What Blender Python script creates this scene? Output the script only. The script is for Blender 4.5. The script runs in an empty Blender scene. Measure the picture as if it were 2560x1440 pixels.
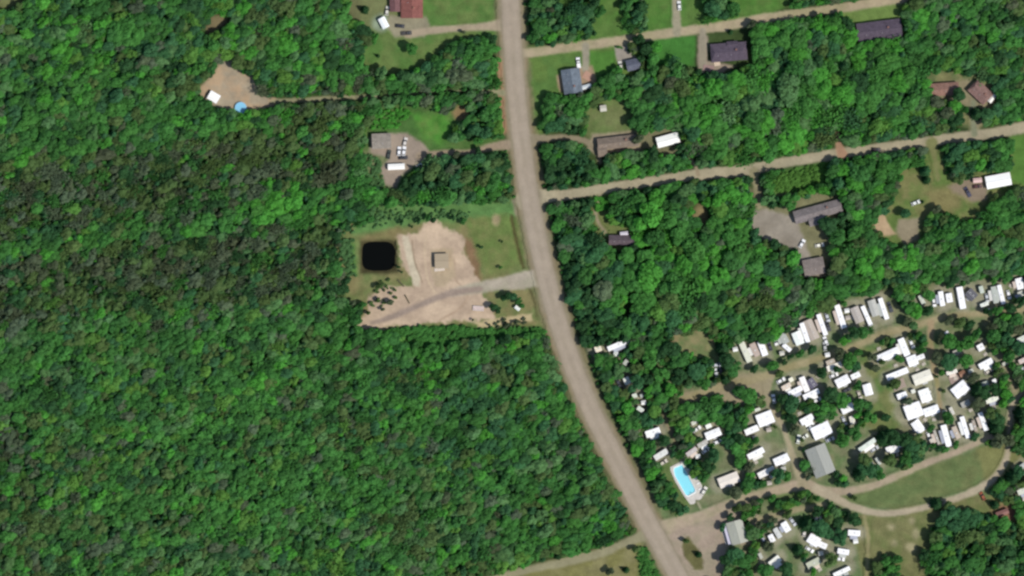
import bpy, math, random
import numpy as np
from mathutils import Vector, Matrix

# ------------------------------------------------------------------ camera, sky, sun, exposure
S = 0.2                                   # metres per map unit; map units: x to the east, y to the south
def P(x, y, z=0.0): return Vector(((x-1280)*S, (720-y)*S, z))
scene = bpy.context.scene
COL = scene.collection
cam_d = bpy.data.cameras.new('camera'); cam = bpy.data.objects.new('camera', cam_d); COL.objects.link(cam)
cam.location = (0, 0, 3000); cam.rotation_euler = (0, 0, 0)
cam_d.sensor_width = 36.0; cam_d.lens = 36.0*3000/512.0
cam_d.clip_start = 5.0; cam_d.clip_end = 9000.0
scene.camera = cam
SUN_EL = 55.0
SHADOW = Vector((-0.90, 0.43, 0)).normalized()        # the way shadows fall
world = bpy.data.worlds.new('World'); scene.world = world; world.use_nodes = True
wn = world.node_tree.nodes; wl = world.node_tree.links
bgn = wn['Background']; sky = wn.new('ShaderNodeTexSky'); sky.sky_type = 'NISHITA'; sky.sun_disc = False
sky.sun_elevation = math.radians(SUN_EL)
to_sun = -SHADOW
sky.sun_rotation = math.atan2(to_sun.x, to_sun.y)
sky.air_density = 1.0; sky.dust_density = 1.0
wl.new(sky.outputs[0], bgn.inputs[0]); bgn.inputs[1].default_value = 0.115
sd_ = bpy.data.lights.new('sun', 'SUN'); sd_.energy = 3.8; sd_.angle = math.radians(0.6); sd_.color = (1.0, 0.955, 0.89)
sun = bpy.data.objects.new('sun', sd_); COL.objects.link(sun)
ce = math.cos(math.radians(SUN_EL))
dvec = Vector((SHADOW.x*ce, SHADOW.y*ce, -math.sin(math.radians(SUN_EL))))
sun.rotation_euler = dvec.to_track_quat('-Z', 'Y').to_euler(); sun.location = (200, -100, 400)
scene.view_settings.view_transform = 'Standard'; scene.view_settings.look = 'None'
scene.view_settings.exposure = 0.04; scene.view_settings.gamma = 1.0
scene.render.engine = 'CYCLES'
try: scene.cycles.filter_width = 2.6
except Exception: pass

RNG = np.random.RandomState(7); random.seed(11)
KE = 1.20                                  # light on a level surface; base colour = photo colour / KE
def lin(c):
    c = np.asarray(c, float)/255.0
    return np.where(c <= 0.04045, c/12.92, ((c+0.055)/1.055)**2.4)
def alb(r, g, b, k=1.0): return tuple(np.clip(lin((r, g, b))/KE*k, 0.003, 0.88))

# ------------------------------------------------------------------ noise and shape fields (numpy, in map units)
_L = np.random.RandomState(3).rand(256, 256)
def vnoise(x, y, s, o=0):
    x = np.asarray(x, float)/s+o*17.3+1000; y = np.asarray(y, float)/s+o*9.1+1000
    xi = np.floor(x).astype(int); yi = np.floor(y).astype(int); fx = x-xi; fy = y-yi
    fx = fx*fx*(3-2*fx); fy = fy*fy*(3-2*fy)
    a = _L[xi % 256, yi % 256]; b = _L[(xi+1) % 256, yi % 256]; c = _L[xi % 256, (yi+1) % 256]; d = _L[(xi+1) % 256, (yi+1) % 256]
    return (a*(1-fx)+b*fx)*(1-fy)+(c*(1-fx)+d*fx)*fy
def fbm(x, y, s, o=0): return (vnoise(x, y, s, o)*.5+vnoise(x, y, s/2.1, o+1)*.3+vnoise(x, y, s/4.3, o+2)*.2)
def sd_poly(pts, X, Y):
    pts = np.asarray(pts, float); n = len(pts); d = np.full(X.shape, 1e18); ins = np.zeros(X.shape, bool)
    for i in range(n):
        ax, ay = pts[i]; bx_, by_ = pts[(i+1) % n]; ex, ey = bx_-ax, by_-ay; wx, wy = X-ax, Y-ay
        t = np.clip((wx*ex+wy*ey)/(ex*ex+ey*ey+1e-9), 0, 1)
        d = np.minimum(d, (wx-ex*t)**2+(wy-ey*t)**2)
        c = ((ay > Y) != (by_ > Y)) & (X < (bx_-ax)*(Y-ay)/((by_-ay) if by_ != ay else 1e-9)+ax)
        ins ^= c
    d = np.sqrt(d); return np.where(ins, -d, d)
def sd_line(pts, X, Y):
    pts = np.asarray(pts, float); d = np.full(X.shape, 1e18); has_w = pts.shape[1] > 2
    for i in range(len(pts)-1):
        ax, ay = pts[i][:2]; bx_, by_ = pts[i+1][:2]; ex, ey = bx_-ax, by_-ay; wx, wy = X-ax, Y-ay
        t = np.clip((wx*ex+wy*ey)/(ex*ex+ey*ey+1e-9), 0, 1)
        q = np.sqrt((wx-ex*t)**2+(wy-ey*t)**2)
        if has_w: q = q-(pts[i][2]*(1-t)+pts[i+1][2]*t)/2
        d = np.minimum(d, q)
    return d
def smooth_line(pts, n=5):
    pts = np.asarray(pts, float); out = []
    Q = np.vstack([2*pts[0]-pts[1], pts, 2*pts[-1]-pts[-2]])
    for i in range(1, len(Q)-2):
        for k in range(n):
            t = k/n; p0, p1, p2, p3 = Q[i-1], Q[i], Q[i+1], Q[i+2]
            out.append(.5*((2*p1)+(-p0+p2)*t+(2*p0-5*p1+4*p2-p3)*t*t+(-p0+3*p1-3*p2+p3)*t**3))
    out.append(pts[-1]); return np.array(out)

class Layer:
    def __init__(s, kind, pts, col, feather, rough, alpha=1.0, seed=0, col2=None):
        s.kind, s.pts, s.col, s.f, s.rough, s.alpha, s.seed = kind, np.asarray(pts, float), np.array(alb(*col)), feather, rough, alpha, seed
        s.col2 = np.array(alb(*col2)) if col2 else None
        m = feather+rough+4+(s.pts[:, 2].max()/2 if kind == 'line' else 0)
        if kind == 'ell': cx, cy, rx, ry = pts[0]; s.bb = (cx-rx-m, cy-ry-m, cx+rx+m, cy+ry+m)
        else: s.bb = (s.pts[:, 0].min()-m, s.pts[:, 1].min()-m, s.pts[:, 0].max()+m, s.pts[:, 1].max()+m)
    def sd(s, X, Y):
        if s.kind == 'poly': d = sd_poly(s.pts, X, Y)
        elif s.kind == 'line': d = sd_line(s.pts, X, Y)
        else:
            cx, cy, rx, ry = s.pts[0]; q = np.sqrt(((X-cx)/rx)**2+((Y-cy)/ry)**2); d = (q-1)*min(rx, ry)
        if s.rough: d = d+(fbm(X, Y, 26, s.seed)-.5)*2*s.rough+(vnoise(X, Y, 6, s.seed+5)-.5)*s.rough*.8
        return d
    def cov(s, X, Y):
        t = np.clip(.5-s.sd(X, Y)/max(s.f, .5), 0, 1); return t*t*(3-2*t)*s.alpha
    def colour(s, X, Y):
        n = fbm(X, Y, 34, s.seed+3)
        c = s.col[None, :]*(0.88+0.24*fbm(X, Y, 14, s.seed+8))[:, None]
        if s.col2 is not None:
            t = np.clip((n-.38)*3.2, 0, 1)[:, None]; c = c*(1-t)+s.col2[None, :]*t
        return c
LAYERS = []
def eval_col(X, Y, layers):
    c = np.tile(np.array(alb(64, 82, 44)), (len(X), 1))
    t = np.clip((fbm(X, Y, 60, 2)-.4)*3, 0, 1)[:, None]
    c = c*(1-t)+np.array(alb(50, 68, 36))*t
    for L in layers:
        b = L.bb; m = (X > b[0]) & (X < b[2]) & (Y > b[1]) & (Y < b[3])
        if not m.any(): continue
        xx, yy = X[m], Y[m]; k = L.cov(xx, yy)[:, None]
        c[m] = c[m]*(1-k)+L.colour(xx, yy)*k
    return c

# ------------------------------------------------------------------ materials
def new_mat(name):
    m = bpy.data.materials.new(name); m.use_nodes = True; n = m.node_tree.nodes; l = m.node_tree.links
    return m, n, l, n['Principled BSDF']
def objcoord(n): return n.new('ShaderNodeNewGeometry').outputs['Position']
def mat_surface(name, amount=0.3, scale=1.2, rough=.95, bump=.3, attr='Col'):
    m, n, l, b = new_mat(name); b.inputs['Roughness'].default_value = rough; b.inputs['Specular IOR Level'].default_value = .15
    a = n.new('ShaderNodeAttribute'); a.attribute_name = attr
    pos = objcoord(n)
    t1 = n.new('ShaderNodeTexNoise'); t1.inputs['Scale'].default_value = scale; t1.inputs['Detail'].default_value = 6; t1.inputs['Roughness'].default_value = .65
    t2 = n.new('ShaderNodeTexNoise'); t2.inputs['Scale'].default_value = scale*.16; t2.inputs['Detail'].default_value = 3
    l.new(pos, t1.inputs['Vector']); l.new(pos, t2.inputs['Vector'])
    ad = n.new('ShaderNodeMath'); ad.operation = 'ADD'; l.new(t1.outputs[0], ad.inputs[0]); l.new(t2.outputs[0], ad.inputs[1])
    mr = n.new('ShaderNodeMapRange'); mr.inputs['From Min'].default_value = .6; mr.inputs['From Max'].default_value = 1.4
    mr.inputs['To Min'].default_value = 1-amount; mr.inputs['To Max'].default_value = 1+amount; l.new(ad.outputs[0], mr.inputs['Value'])
    mx = n.new('ShaderNodeVectorMath'); mx.operation = 'SCALE'; l.new(a.outputs['Color'], mx.inputs[0]); l.new(mr.outputs[0], mx.inputs['Scale'])
    l.new(mx.outputs[0], b.inputs['Base Color'])
    bp = n.new('ShaderNodeBump'); bp.inputs['Strength'].default_value = bump; bp.inputs['Distance'].default_value = .25
    l.new(t1.outputs[0], bp.inputs['Height']); l.new(bp.outputs[0], b.inputs['Normal'])
    return m
M_GRASS = mat_surface('grass_ground', .36, 1.3, bump=.8)
M_DIRT = mat_surface('dirt', .2, .7, bump=.35)
M_ROAD = mat_surface('gravel_road', .10, .8, bump=.15)
_mc = {}
def mat(col, rough=.6, noise=.10, scale=1.5, metal=0.0, spec=.3, streak=False, key=None):
    k = (tuple(col), rough, noise, scale, metal, spec, streak)
    if k in _mc: return _mc[k]
    m, n, l, b = new_mat(key or 'paint'); b.inputs['Roughness'].default_value = rough; b.inputs['Metallic'].default_value = metal
    b.inputs['Specular IOR Level'].default_value = spec
    tc = n.new('ShaderNodeTexCoord'); mp = n.new('ShaderNodeMapping')
    if streak: mp.inputs['Scale'].default_value = (.25, 2.2, 1)
    l.new(tc.outputs['Object'], mp.inputs[0])
    t = n.new('ShaderNodeTexNoise'); t.inputs['Scale'].default_value = scale; t.inputs['Detail'].default_value = 5; l.new(mp.outputs[0], t.inputs['Vector'])
    mr = n.new('ShaderNodeMapRange'); mr.inputs['From Min'].default_value = .3; mr.inputs['From Max'].default_value = .7
    mr.inputs['To Min'].default_value = 1-noise; mr.inputs['To Max'].default_value = 1+noise*.6; l.new(t.outputs[0], mr.inputs['Value'])
    v = n.new('ShaderNodeVectorMath'); v.operation = 'SCALE'; v.inputs[0].default_value = tuple(col); l.new(mr.outputs[0], v.inputs['Scale'])
    l.new(v.outputs[0], b.inputs['Base Color'])
    _mc[k] = m; return m
def white(k=1.0, tint=(1, 1, 1)): return mat(tuple(min(.87, .86*k*t) for t in tint), .45, .07, 1.1, key='white_paint')
M_GLASS = mat((.02, .025, .03), .08, .0, 1, spec=.6, key='window_glass')
M_TYRE = mat((.02, .02, .02), .8, .1, key='rubber')
M_BARK = mat((.09, .085, .05), .95, .3, 3, key='bark')
def mat_shingle(col, c2=None):
    m, n, l, b = new_mat('shingles'); b.inputs['Roughness'].default_value = .9; b.inputs['Specular IOR Level'].default_value = .2
    tc = n.new('ShaderNodeTexCoord')
    w = n.new('ShaderNodeTexBrick'); w.inputs['Scale'].default_value = 1.0; w.inputs['Brick Width'].default_value = .9; w.inputs['Row Height'].default_value = .3
    w.inputs['Mortar Size'].default_value = .02
    w.inputs['Color1'].default_value = (*[c*1.12 for c in col], 1); w.inputs['Color2'].default_value = (*[c*.86 for c in col], 1); w.inputs['Mortar'].default_value = (*[c*.6 for c in col], 1)
    t = n.new('ShaderNodeTexNoise'); t.inputs['Scale'].default_value = .5; t.inputs['Detail'].default_value = 4
    l.new(tc.outputs['Object'], w.inputs['Vector']); l.new(tc.outputs['Object'], t.inputs['Vector'])
    mr = n.new('ShaderNodeMapRange'); mr.inputs['From Min'].default_value = .3; mr.inputs['From Max'].default_value = .7
    mr.inputs['To Min'].default_value = .82; mr.inputs['To Max'].default_value = 1.18; l.new(t.outputs[0], mr.inputs['Value'])
    v = n.new('ShaderNodeVectorMath'); v.operation = 'SCALE'; l.new(w.outputs[0], v.inputs[0]); l.new(mr.outputs[0], v.inputs['Scale'])
    l.new(v.outputs[0], b.inputs['Base Color']); return m
def mat_leaf():
    m, n, l, b = new_mat('foliage'); n.remove(b); out = n['Material Output']
    a = n.new('ShaderNodeAttribute'); a.attribute_name = 'tint'; a.attribute_type = 'INSTANCER'
    t = n.new('ShaderNodeTexNoise'); t.inputs['Scale'].default_value = .55; t.inputs['Detail'].default_value = 3; l.new(objcoord(n), t.inputs['Vector'])
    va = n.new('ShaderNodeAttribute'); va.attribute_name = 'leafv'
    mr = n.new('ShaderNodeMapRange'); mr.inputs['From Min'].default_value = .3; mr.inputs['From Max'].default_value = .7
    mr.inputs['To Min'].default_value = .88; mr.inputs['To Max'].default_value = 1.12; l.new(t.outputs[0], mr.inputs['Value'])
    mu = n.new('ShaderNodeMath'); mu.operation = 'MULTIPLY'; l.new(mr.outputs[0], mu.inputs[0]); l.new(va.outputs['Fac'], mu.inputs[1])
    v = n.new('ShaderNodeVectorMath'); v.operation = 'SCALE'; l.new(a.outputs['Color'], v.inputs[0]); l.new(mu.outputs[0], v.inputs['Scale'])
    d = n.new('ShaderNodeBsdfDiffuse'); tr = n.new('ShaderNodeBsdfTranslucent'); mx = n.new('ShaderNodeMixShader'); mx.inputs[0].default_value = .22
    l.new(v.outputs[0], d.inputs[0]); l.new(v.outputs[0], tr.inputs[0]); l.new(d.outputs[0], mx.inputs[1]); l.new(tr.outputs[0], mx.inputs[2])
    l.new(mx.outputs[0], out.inputs[0]); return m
M_LEAF = mat_leaf()
def mat_water(name, col, rough=.03, spec=.5, ripple=.15):
    m, n, l, b = new_mat(name); b.inputs['Base Color'].default_value = (*col, 1); b.inputs['Roughness'].default_value = rough
    b.inputs['Specular IOR Level'].default_value = spec
    t = n.new('ShaderNodeTexNoise'); t.inputs['Scale'].default_value = 2; l.new(objcoord(n), t.inputs['Vector'])
    bp = n.new('ShaderNodeBump'); bp.inputs['Strength'].default_value = ripple; bp.inputs['Distance'].default_value = .05
    l.new(t.outputs[0], bp.inputs['Height']); l.new(bp.outputs[0], b.inputs['Normal']); return m

# ------------------------------------------------------------------ mesh helpers
class MB:
    def __init__(s): s.v = []; s.f = []
    def add(s, vs, fs):
        o = len(s.v); s.v += [tuple(v) for v in vs]; s.f += [tuple(i+o for i in f) for f in fs]; return s
    def box(s, x0, x1, y0, y1, z0, z1):
        return s.add([(x0, y0, z0), (x1, y0, z0), (x1, y1, z0), (x0, y1, z0), (x0, y0, z1), (x1, y0, z1), (x1, y1, z1), (x0, y1, z1)],
                     [(0, 3, 2, 1), (4, 5, 6, 7), (0, 1, 5, 4), (1, 2, 6, 5), (2, 3, 7, 6), (3, 0, 4, 7)])
    def rbox(s, x0, x1, y0, y1, z0, z1, r=.3, n=3, top=.06):
        """box with rounded plan corners and a chamfered top edge"""
        ring = []
        for cx, cy, a0 in ((x1-r, y1-r, 0), (x0+r, y1-r, 90), (x0+r, y0+r, 180), (x1-r, y0+r, 270)):
            for k in range(n+1):
                a = math.radians(a0+90*k/n); ring.append((cx+r*math.cos(a), cy+r*math.sin(a)))
        cxm, cym = (x0+x1)/2, (y0+y1)/2; N = len(ring)
        hx, hy = (x1-x0)/2, (y1-y0)/2
        ins = [(cxm+(x-cxm)*(1-top/hx), cym+(y-cym)*(1-top/hy)) for x, y in ring]
        vs = [(x, y, z0) for x, y in ring]+[(x, y, z1-top) for x, y in ring]+[(x, y, z1) for x, y in ins]
        fs = [tuple(range(N-1, -1, -1)), tuple(range(2*N, 3*N))]
        for i in range(N):
            j = (i+1) % N; fs += [(i, j, N+j, N+i), (N+i, N+j, 2*N+j, 2*N+i)]
        return s.add(vs, fs)
    def cyl(s, c, r, h, n=12, axis='z', r2=None):
        r2 = r if r2 is None else r2; vs = []
        for k, (rr, hh) in enumerate(((r, 0), (r2, h))):
            for i in range(n):
                a = 2*math.pi*i/n; u, w = rr*math.cos(a), rr*math.sin(a)
                vs.append((c[0]+u, c[1]+w, c[2]+hh) if axis == 'z' else (c[0]+u, c[1]+hh, c[2]+w) if axis == 'y' else (c[0]+hh, c[1]+u, c[2]+w))
        return s.add(vs, [tuple(range(n-1, -1, -1)), tuple(range(n, 2*n))]+[(i, (i+1) % n, n+(i+1) % n, n+i) for i in range(n)])
    def build(s, name, m, parent=None, loc=None, smooth=False):
        me = bpy.data.meshes.new(name); me.from_pydata(s.v, [], s.f); me.materials.append(m)
        if smooth: me.polygons.foreach_set('use_smooth', [True]*len(me.polygons))
        me.update(); o = bpy.data.objects.new(name, me); COL.objects.link(o)
        if parent: o.parent = parent
        if loc is not None: o.location = loc
        return o
def tag(o, label=None, cat=None, group=None, kind=None):
    if label: o['label'] = label
    if cat: o['category'] = cat
    if group: o['group'] = group
    if kind: o['kind'] = kind
    return o
def empty(name, loc, rz=0, **kw):
    o = bpy.data.objects.new(name, None); COL.objects.link(o); o.location = loc; o.rotation_euler = (0, 0, rz); o.empty_display_size = 1
    return tag(o, **kw)
def axis(x1, y1, x2, y2):
    a, b = P(x1, y1), P(x2, y2); d = b-a; return (a+b)/2, d.length, math.atan2(d.y, d.x)

# ------------------------------------------------------------------ THE GROUND AND ITS COVER
def G(poly, col, f=14, r=6, a=1.0, col2=None): LAYERS.append(Layer('poly', poly, col, f, r, a, len(LAYERS), col2))
def GE(cx, cy, rx, ry, col, f=12, r=4, a=1.0, col2=None): LAYERS.append(Layer('ell', [(cx, cy, rx, ry)], col, f, r, a, len(LAYERS), col2))
LAWN = (84, 118, 58); LAWN2 = (100, 120, 66); OLIVE = (112, 118, 76); OLIVE2 = (128, 122, 84); DIRTC = (178, 159, 134); DUST = (150, 140, 110)
CAMP = [(1470, 870), (1580, 845), (1680, 830), (1770, 830), (1790, 890), (1840, 858), (1930, 845), (1985, 795), (2090, 750), (2200, 725), (2350, 705), (2570, 680),
        (2590, 1000), (2590, 1310), (2500, 1300), (2440, 1275), (2350, 1275), (2325, 1330), (2325, 1460), (1690, 1460), (1640, 1330), (1610, 1220), (1560, 1060), (1500, 940)]
OPEN = dict(
 corner=[(-20, -20), (90, -20), (60, 8), (22, 24), (-20, 22)],
 nwclear=[(500, 218), (528, 190), (556, 150), (580, 148), (602, 183), (640, 192), (652, 238), (692, 246), (684, 268), (620, 282), (560, 272), (520, 258), (503, 242)],
 brownspot=[(528, 35), (578, 40), (562, 72), (505, 95), (512, 70)],
 topyard=[(868, -20), (1245, -20), (1240, 92), (1160, 95), (1120, 112), (1090, 140), (1055, 165), (1020, 185), (985, 190), (955, 172), (925, 185), (908, 150), (915, 112), (950, 100), (922, 75), (880, 50)],
 yard2=[(915, 330), (935, 295), (990, 262), (1060, 268), (1110, 280), (1165, 264), (1178, 290), (1150, 303), (1125, 330), (1130, 352), (1180, 352), (1258, 345), (1262, 380), (1190, 388), (1060, 402), (1040, 415),
        (1022, 440), (1010, 460), (985, 478), (950, 472), (930, 462), (905, 435), (912, 380)],
 lot=[(850, 590), (880, 572), (930, 556), (935, 518), (1250, 508), (1300, 494), (1318, 560), (1345, 700), (1385, 832), (1300, 834), (1200, 848), (1150, 850), (1110, 862), (1060, 872), (1005, 850), (985, 822), (940, 820), (893, 818), (905, 785), (925, 745), (880, 765), (862, 740), (870, 700), (852, 650)],
 ne_corner=[(1318, 150), (1400, 135), (1540, 125), (1572, 118), (1560, 150), (1548, 168), (1500, 190), (1480, 218), (1440, 240), (1400, 240), (1365, 235), (1340, 345), (1325, 345)],
 midyard=[(1470, 275), (1510, 245), (1562, 255), (1582, 282), (1588, 330), (1602, 340), (1640, 322), (1700, 325), (1716, 372), (1680, 392), (1610, 372), (1592, 378), (1502, 385), (1512, 425), (1490, 415), (1470, 385), (1430, 352), (1340, 368), (1330, 335), (1400, 328), (1458, 340), (1472, 315)],
 n1=[(1392, -20), (1440, -20), (1432, 22), (1405, 26)], n2=[(1487, 40), (1500, -20), (1560, -20), (1555, 50), (1580, 85), (1590, 95), (1490, 105), (1482, 80)],
 n3=[(1610, -20), (1760, -20), (1762, 45), (1752, 62), (1690, 72), (1630, 82), (1620, 50)], n4=[(1835, -20), (2000, -20), (1968, 25), (1850, 45)],
 n5=[(1625, 95), (1740, 86), (1868, 68), (1880, 110), (1888, 165), (1800, 182), (1740, 186), (1700, 172), (1690, 150), (1628, 168), (1640, 110)],
 n6=[(2112, 28), (2258, 4), (2256, 50), (2262, 95), (2140, 110), (2136, 60)],
 farhouse=[(2318, 190), (2360, 175), (2410, 185), (2445, 186), (2494, 232), (2490, 262), (2462, 275), (2448, 325), (2408, 325), (2415, 262), (2325, 248)],
 pink=[(2078, 330), (2110, 335), (2128, 370), (2085, 385)],
 h7=[(1482, 500), (1522, 490), (1528, 520), (1512, 540), (1522, 560), (1562, 568), (1596, 590), (1600, 618), (1520, 622), (1490, 578), (1478, 540)],
 spot=[(1735, 508), (1765, 508), (1772, 560), (1752, 590), (1738, 550)],
 bigyard=[(1868, 462), (1905, 462), (1912, 515), (1980, 522), (2000, 500), (2050, 482), (2105, 492), (2112, 530), (2062, 565), (2075, 640), (2070, 705), (2000, 695), (1988, 622), (1900, 602), (1872, 560), (1885, 510)],
 rightyard=[(2315, 365), (2350, 355), (2362, 440), (2400, 455), (2455, 432), (2530, 420), (2530, 345), (2590, 335), (2590, 480), (2545, 470), (2470, 500), (2450, 560), (2400, 545), (2345, 522), (2310, 545), (2305, 605), (2250, 625), (2200, 592), (2175, 570), (2185, 538), (2222, 530), (2242, 470), (2252, 420), (2305, 415)],
 swcorner=[(1180, 1470), (1390, 1395), (1600, 1345), (1625, 1350), (1650, 1460)],
 clearing=[(1680, 835), (1770, 835), (1795, 885), (1740, 900)],
 smallhouse=[(1543, 135), (1592, 138), (1602, 185), (1552, 188)],
 haystrip=[(1925, 455), (1960, 426), (2075, 402), (2068, 455), (1990, 482), (1935, 485)],
 slot=[(1565, 728), (1582, 728), (1578, 800), (1562, 798)],
)
# woods floor and grass kinds
G(OPEN['corner'], OLIVE, 10); G(OPEN['brownspot'], (122, 112, 82), 22)
G([(900, -20), (1245, -20), (1248, 95), (1050, 175), (900, 190)], LAWN2, 16, 5, 1, LAWN)
G([(850, -20), (1000, -20), (990, 60), (950, 80), (880, 60)], (120, 120, 85), 20, 6, .7)
G([(900, 260), (1255, 250), (1262, 385), (1000, 480), (890, 460)], (72, 108, 52), 20, 6, 1, (86, 112, 60))
G([(1030, 285), (1120, 285), (1125, 340), (1100, 365), (1060, 350)], (74, 130, 50), 22, 9, 1, (94, 126, 60))
G([(900, 378), (960, 372), (975, 400), (950, 430), (905, 430)], (118, 122, 88), 18, 5, .8)
G([(830, 510), (1320, 500), (1390, 830), (880, 880), (830, 700)], (108, 120, 72), 16, 6, 1, (128, 122, 82))
G([(900, 512), (1300, 500), (1300, 545), (1050, 560), (880, 590)], (92, 130, 72), 18, 5)
G([(1165, 545), (1300, 535), (1320, 640), (1290, 670), (1220, 695), (1190, 640)], (100, 120, 64), 16, 8, 1, (114, 120, 72))
G([(850, 600), (890, 610), (895, 690), (870, 690)], (85, 125, 62), 14, 5)
G([(990, 815), (1160, 812), (1370, 812), (1380, 870), (1000, 880)], (74, 108, 52), 14, 5)
G([(1310, 120), (1600, 90), (1600, 260), (1330, 345)], (96, 122, 60), 16, 5, 1, (84, 116, 58))
G([(1470, 130), (1540, 125), (1540, 185), (1480, 185)], (78, 122, 52), 10, 3)
G([(1380, -20), (2010, -20), (1900, 60), (1480, 105)], (88, 118, 58), 16, 5, 1, (78, 120, 52))
G([(1620, 90), (1740, 90), (1735, 165), (1625, 165)], (66, 118, 50), 12, 4)
G([(1465, 240), (1600, 245), (1600, 345), (1465, 345)], (98, 116, 66), 20, 5, 1, (112, 120, 76))
G([(1600, 315), (1720, 310), (1730, 400), (1600, 400)], (120, 118, 88), 18, 5)
G([(2100, 20), (2260, 0), (2265, 110), (2130, 115)], (106, 130, 68), 12, 4)
G([(2300, 170), (2500, 180), (2500, 270), (2440, 330), (2300, 250)], (125, 125, 85), 18, 5, 1, (95, 110, 70))
G([(1475, 480), (1535, 485), (1600, 625), (1480, 625)], (105, 115, 68), 14, 4)
G([(1484, 492), (1525, 490), (1522, 525), (1490, 528)], (72, 132, 50), 10, 3)
GE(1752, 545, 20, 38, (130, 118, 84)); G([(2180, 410), (2590, 330), (2590, 520), (2440, 600), (2170, 630)], (94, 116, 60), 18, 6, 1, (122, 122, 78))
G([(2310, 480), (2390, 460), (2400, 520), (2340, 530)], (128, 122, 80), 22, 5); G([(2530, 340), (2590, 335), (2590, 480), (2530, 450)], (84, 122, 54), 16, 5)
G([(1860, 470), (2120, 470), (2110, 570), (2080, 690), (1990, 690)], (122, 120, 88), 14, 5)
G([(1925, 455), (1960, 426), (2075, 402), (2068, 455), (1990, 482), (1935, 485)], (86, 130, 58), 12, 5)
G(CAMP, (98, 118, 76), 22, 6, 1, (124, 126, 94))
G([(1640, 820), (1790, 825), (1790, 910), (1700, 900)], (106, 124, 78), 18, 5, 1, (140, 130, 95))
G([(2080, 1240), (2460, 1120), (2500, 1140), (2440, 1220), (2240, 1275), (2130, 1262)], (98, 114, 70), 10, 4, 1, (108, 116, 74))
G([(2130, 1290), (2450, 1235), (2590, 1260), (2590, 1320), (2330, 1300), (2330, 1460), (2160, 1460)], (118, 118, 78), 14, 5, 1, (104, 114, 68))
G([(1900, 1235), (2050, 1225), (2060, 1255), (1940, 1280)], (100, 118, 72), 12, 4)
G([(2150, 870), (2215, 860), (2260, 1040), (2230, 1110), (2150, 1050)], (116, 122, 76), 18, 6, 1, (88, 118, 62))
G([(1490, 860), (1640, 850), (1680, 1250), (1600, 1230)], (84, 88, 62), 18, 6)
G([(1650, 1150), (1680, 1160), (1730, 1260), (1680, 1290), (1640, 1230)], (96, 114, 66), 12, 5)
G([(1180, 1470), (1380, 1402), (1600, 1348), (1645, 1380), (1680, 1470)], (122, 120, 74), 14, 5, 1, (132, 128, 88))
G([(1595, 1365), (1640, 1370), (1690, 1450), (1600, 1470)], (74, 118, 56), 14, 4)
G([(2440, 1120), (2590, 1090), (2590, 1260), (2480, 1270)], (122, 124, 78), 16, 5)
for q in ((2228, 1318, 9, 8), (2280, 1302, 8, 8), (2290, 1334, 8, 12), (2278, 1368, 13, 11), (2236, 1358, 8, 8)): GE(*q, (160, 152, 118), 12, 3, .8)
G([(1160, 590), (1178, 600), (1196, 650), (1206, 700), (1185, 700), (1165, 640)], (128, 104, 76), 16, 6)
G([(1282, 500), (1312, 498), (1322, 530), (1290, 540)], (146, 130, 116), 10, 3); G([(898, 598), (994, 598), (994, 684), (898, 684)], (70, 66, 42), 12, 3); GE(1240, 550, 11, 14, (158, 146, 110), 10, 3); G([(930, 585), (1000, 560), (1005, 600), (900, 600)], (128, 116, 78), 14, 5, .7)
GE(2515, 1282, 34, 22, (140, 104, 84), 18, 6, .9); GE(575, 225, 60, 50, (120, 112, 84), 20, 6, .5)
GE(954, 57, 24, 20, (142, 158, 136), 16, 3, .8); GE(1155, 283, 26, 18, (150, 122, 90), 14, 5, .8)  # first ellipse paints the glare halo of the white shed roof onto the ground
MAIN = smooth_line([(1272, -60), (1276, 0), (1280, 80), (1286, 180), (1297, 290), (1308, 380), (1322, 480), (1343, 590), (1367, 700), (1394, 800), (1427, 900), (1467, 1000), (1490, 1050), (1531, 1130), (1573, 1215), (1617, 1300), (1657, 1370), (1700, 1450), (1745, 1530)])
def withw(pts, w): pts = np.asarray(pts, float); return np.hstack([pts[:, :2], np.full((len(pts), 1), float(w))])
LAYERS.append(Layer('line', withw(MAIN, 82), (110, 112, 78), 12, 5, .9, 90, (124, 116, 86)))
LAYERS.append(Layer('line', withw(MAIN, 64), (140, 124, 98), 10, 4, .9, 91, (128, 122, 94)))
LAYERS.append(Layer('line', withw([(1250, 150), (1253, 260), (1262, 330)], 14), (168, 130, 100), 10, 3, .8, 92))
# dark drainage ditch west of the road, opposite the lot
DITCH = smooth_line([(1278, 540), (1288, 590), (1300, 640), (1308, 668)])
LAYERS.append(Layer('line', withw(DITCH, 8), (78, 70, 42), 6, 2, .9, 93)); LAYERS.append(Layer('line', withw([(1325, 722), (1338, 760), (1342, 790)], 8), (82, 80, 50), 6, 2, .9, 94))
LAYERS.append(Layer('line', withw([(1440, 830), (1458, 850), (1470, 880)], 8), (58, 70, 42), 6, 2, .9, 95))

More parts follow.
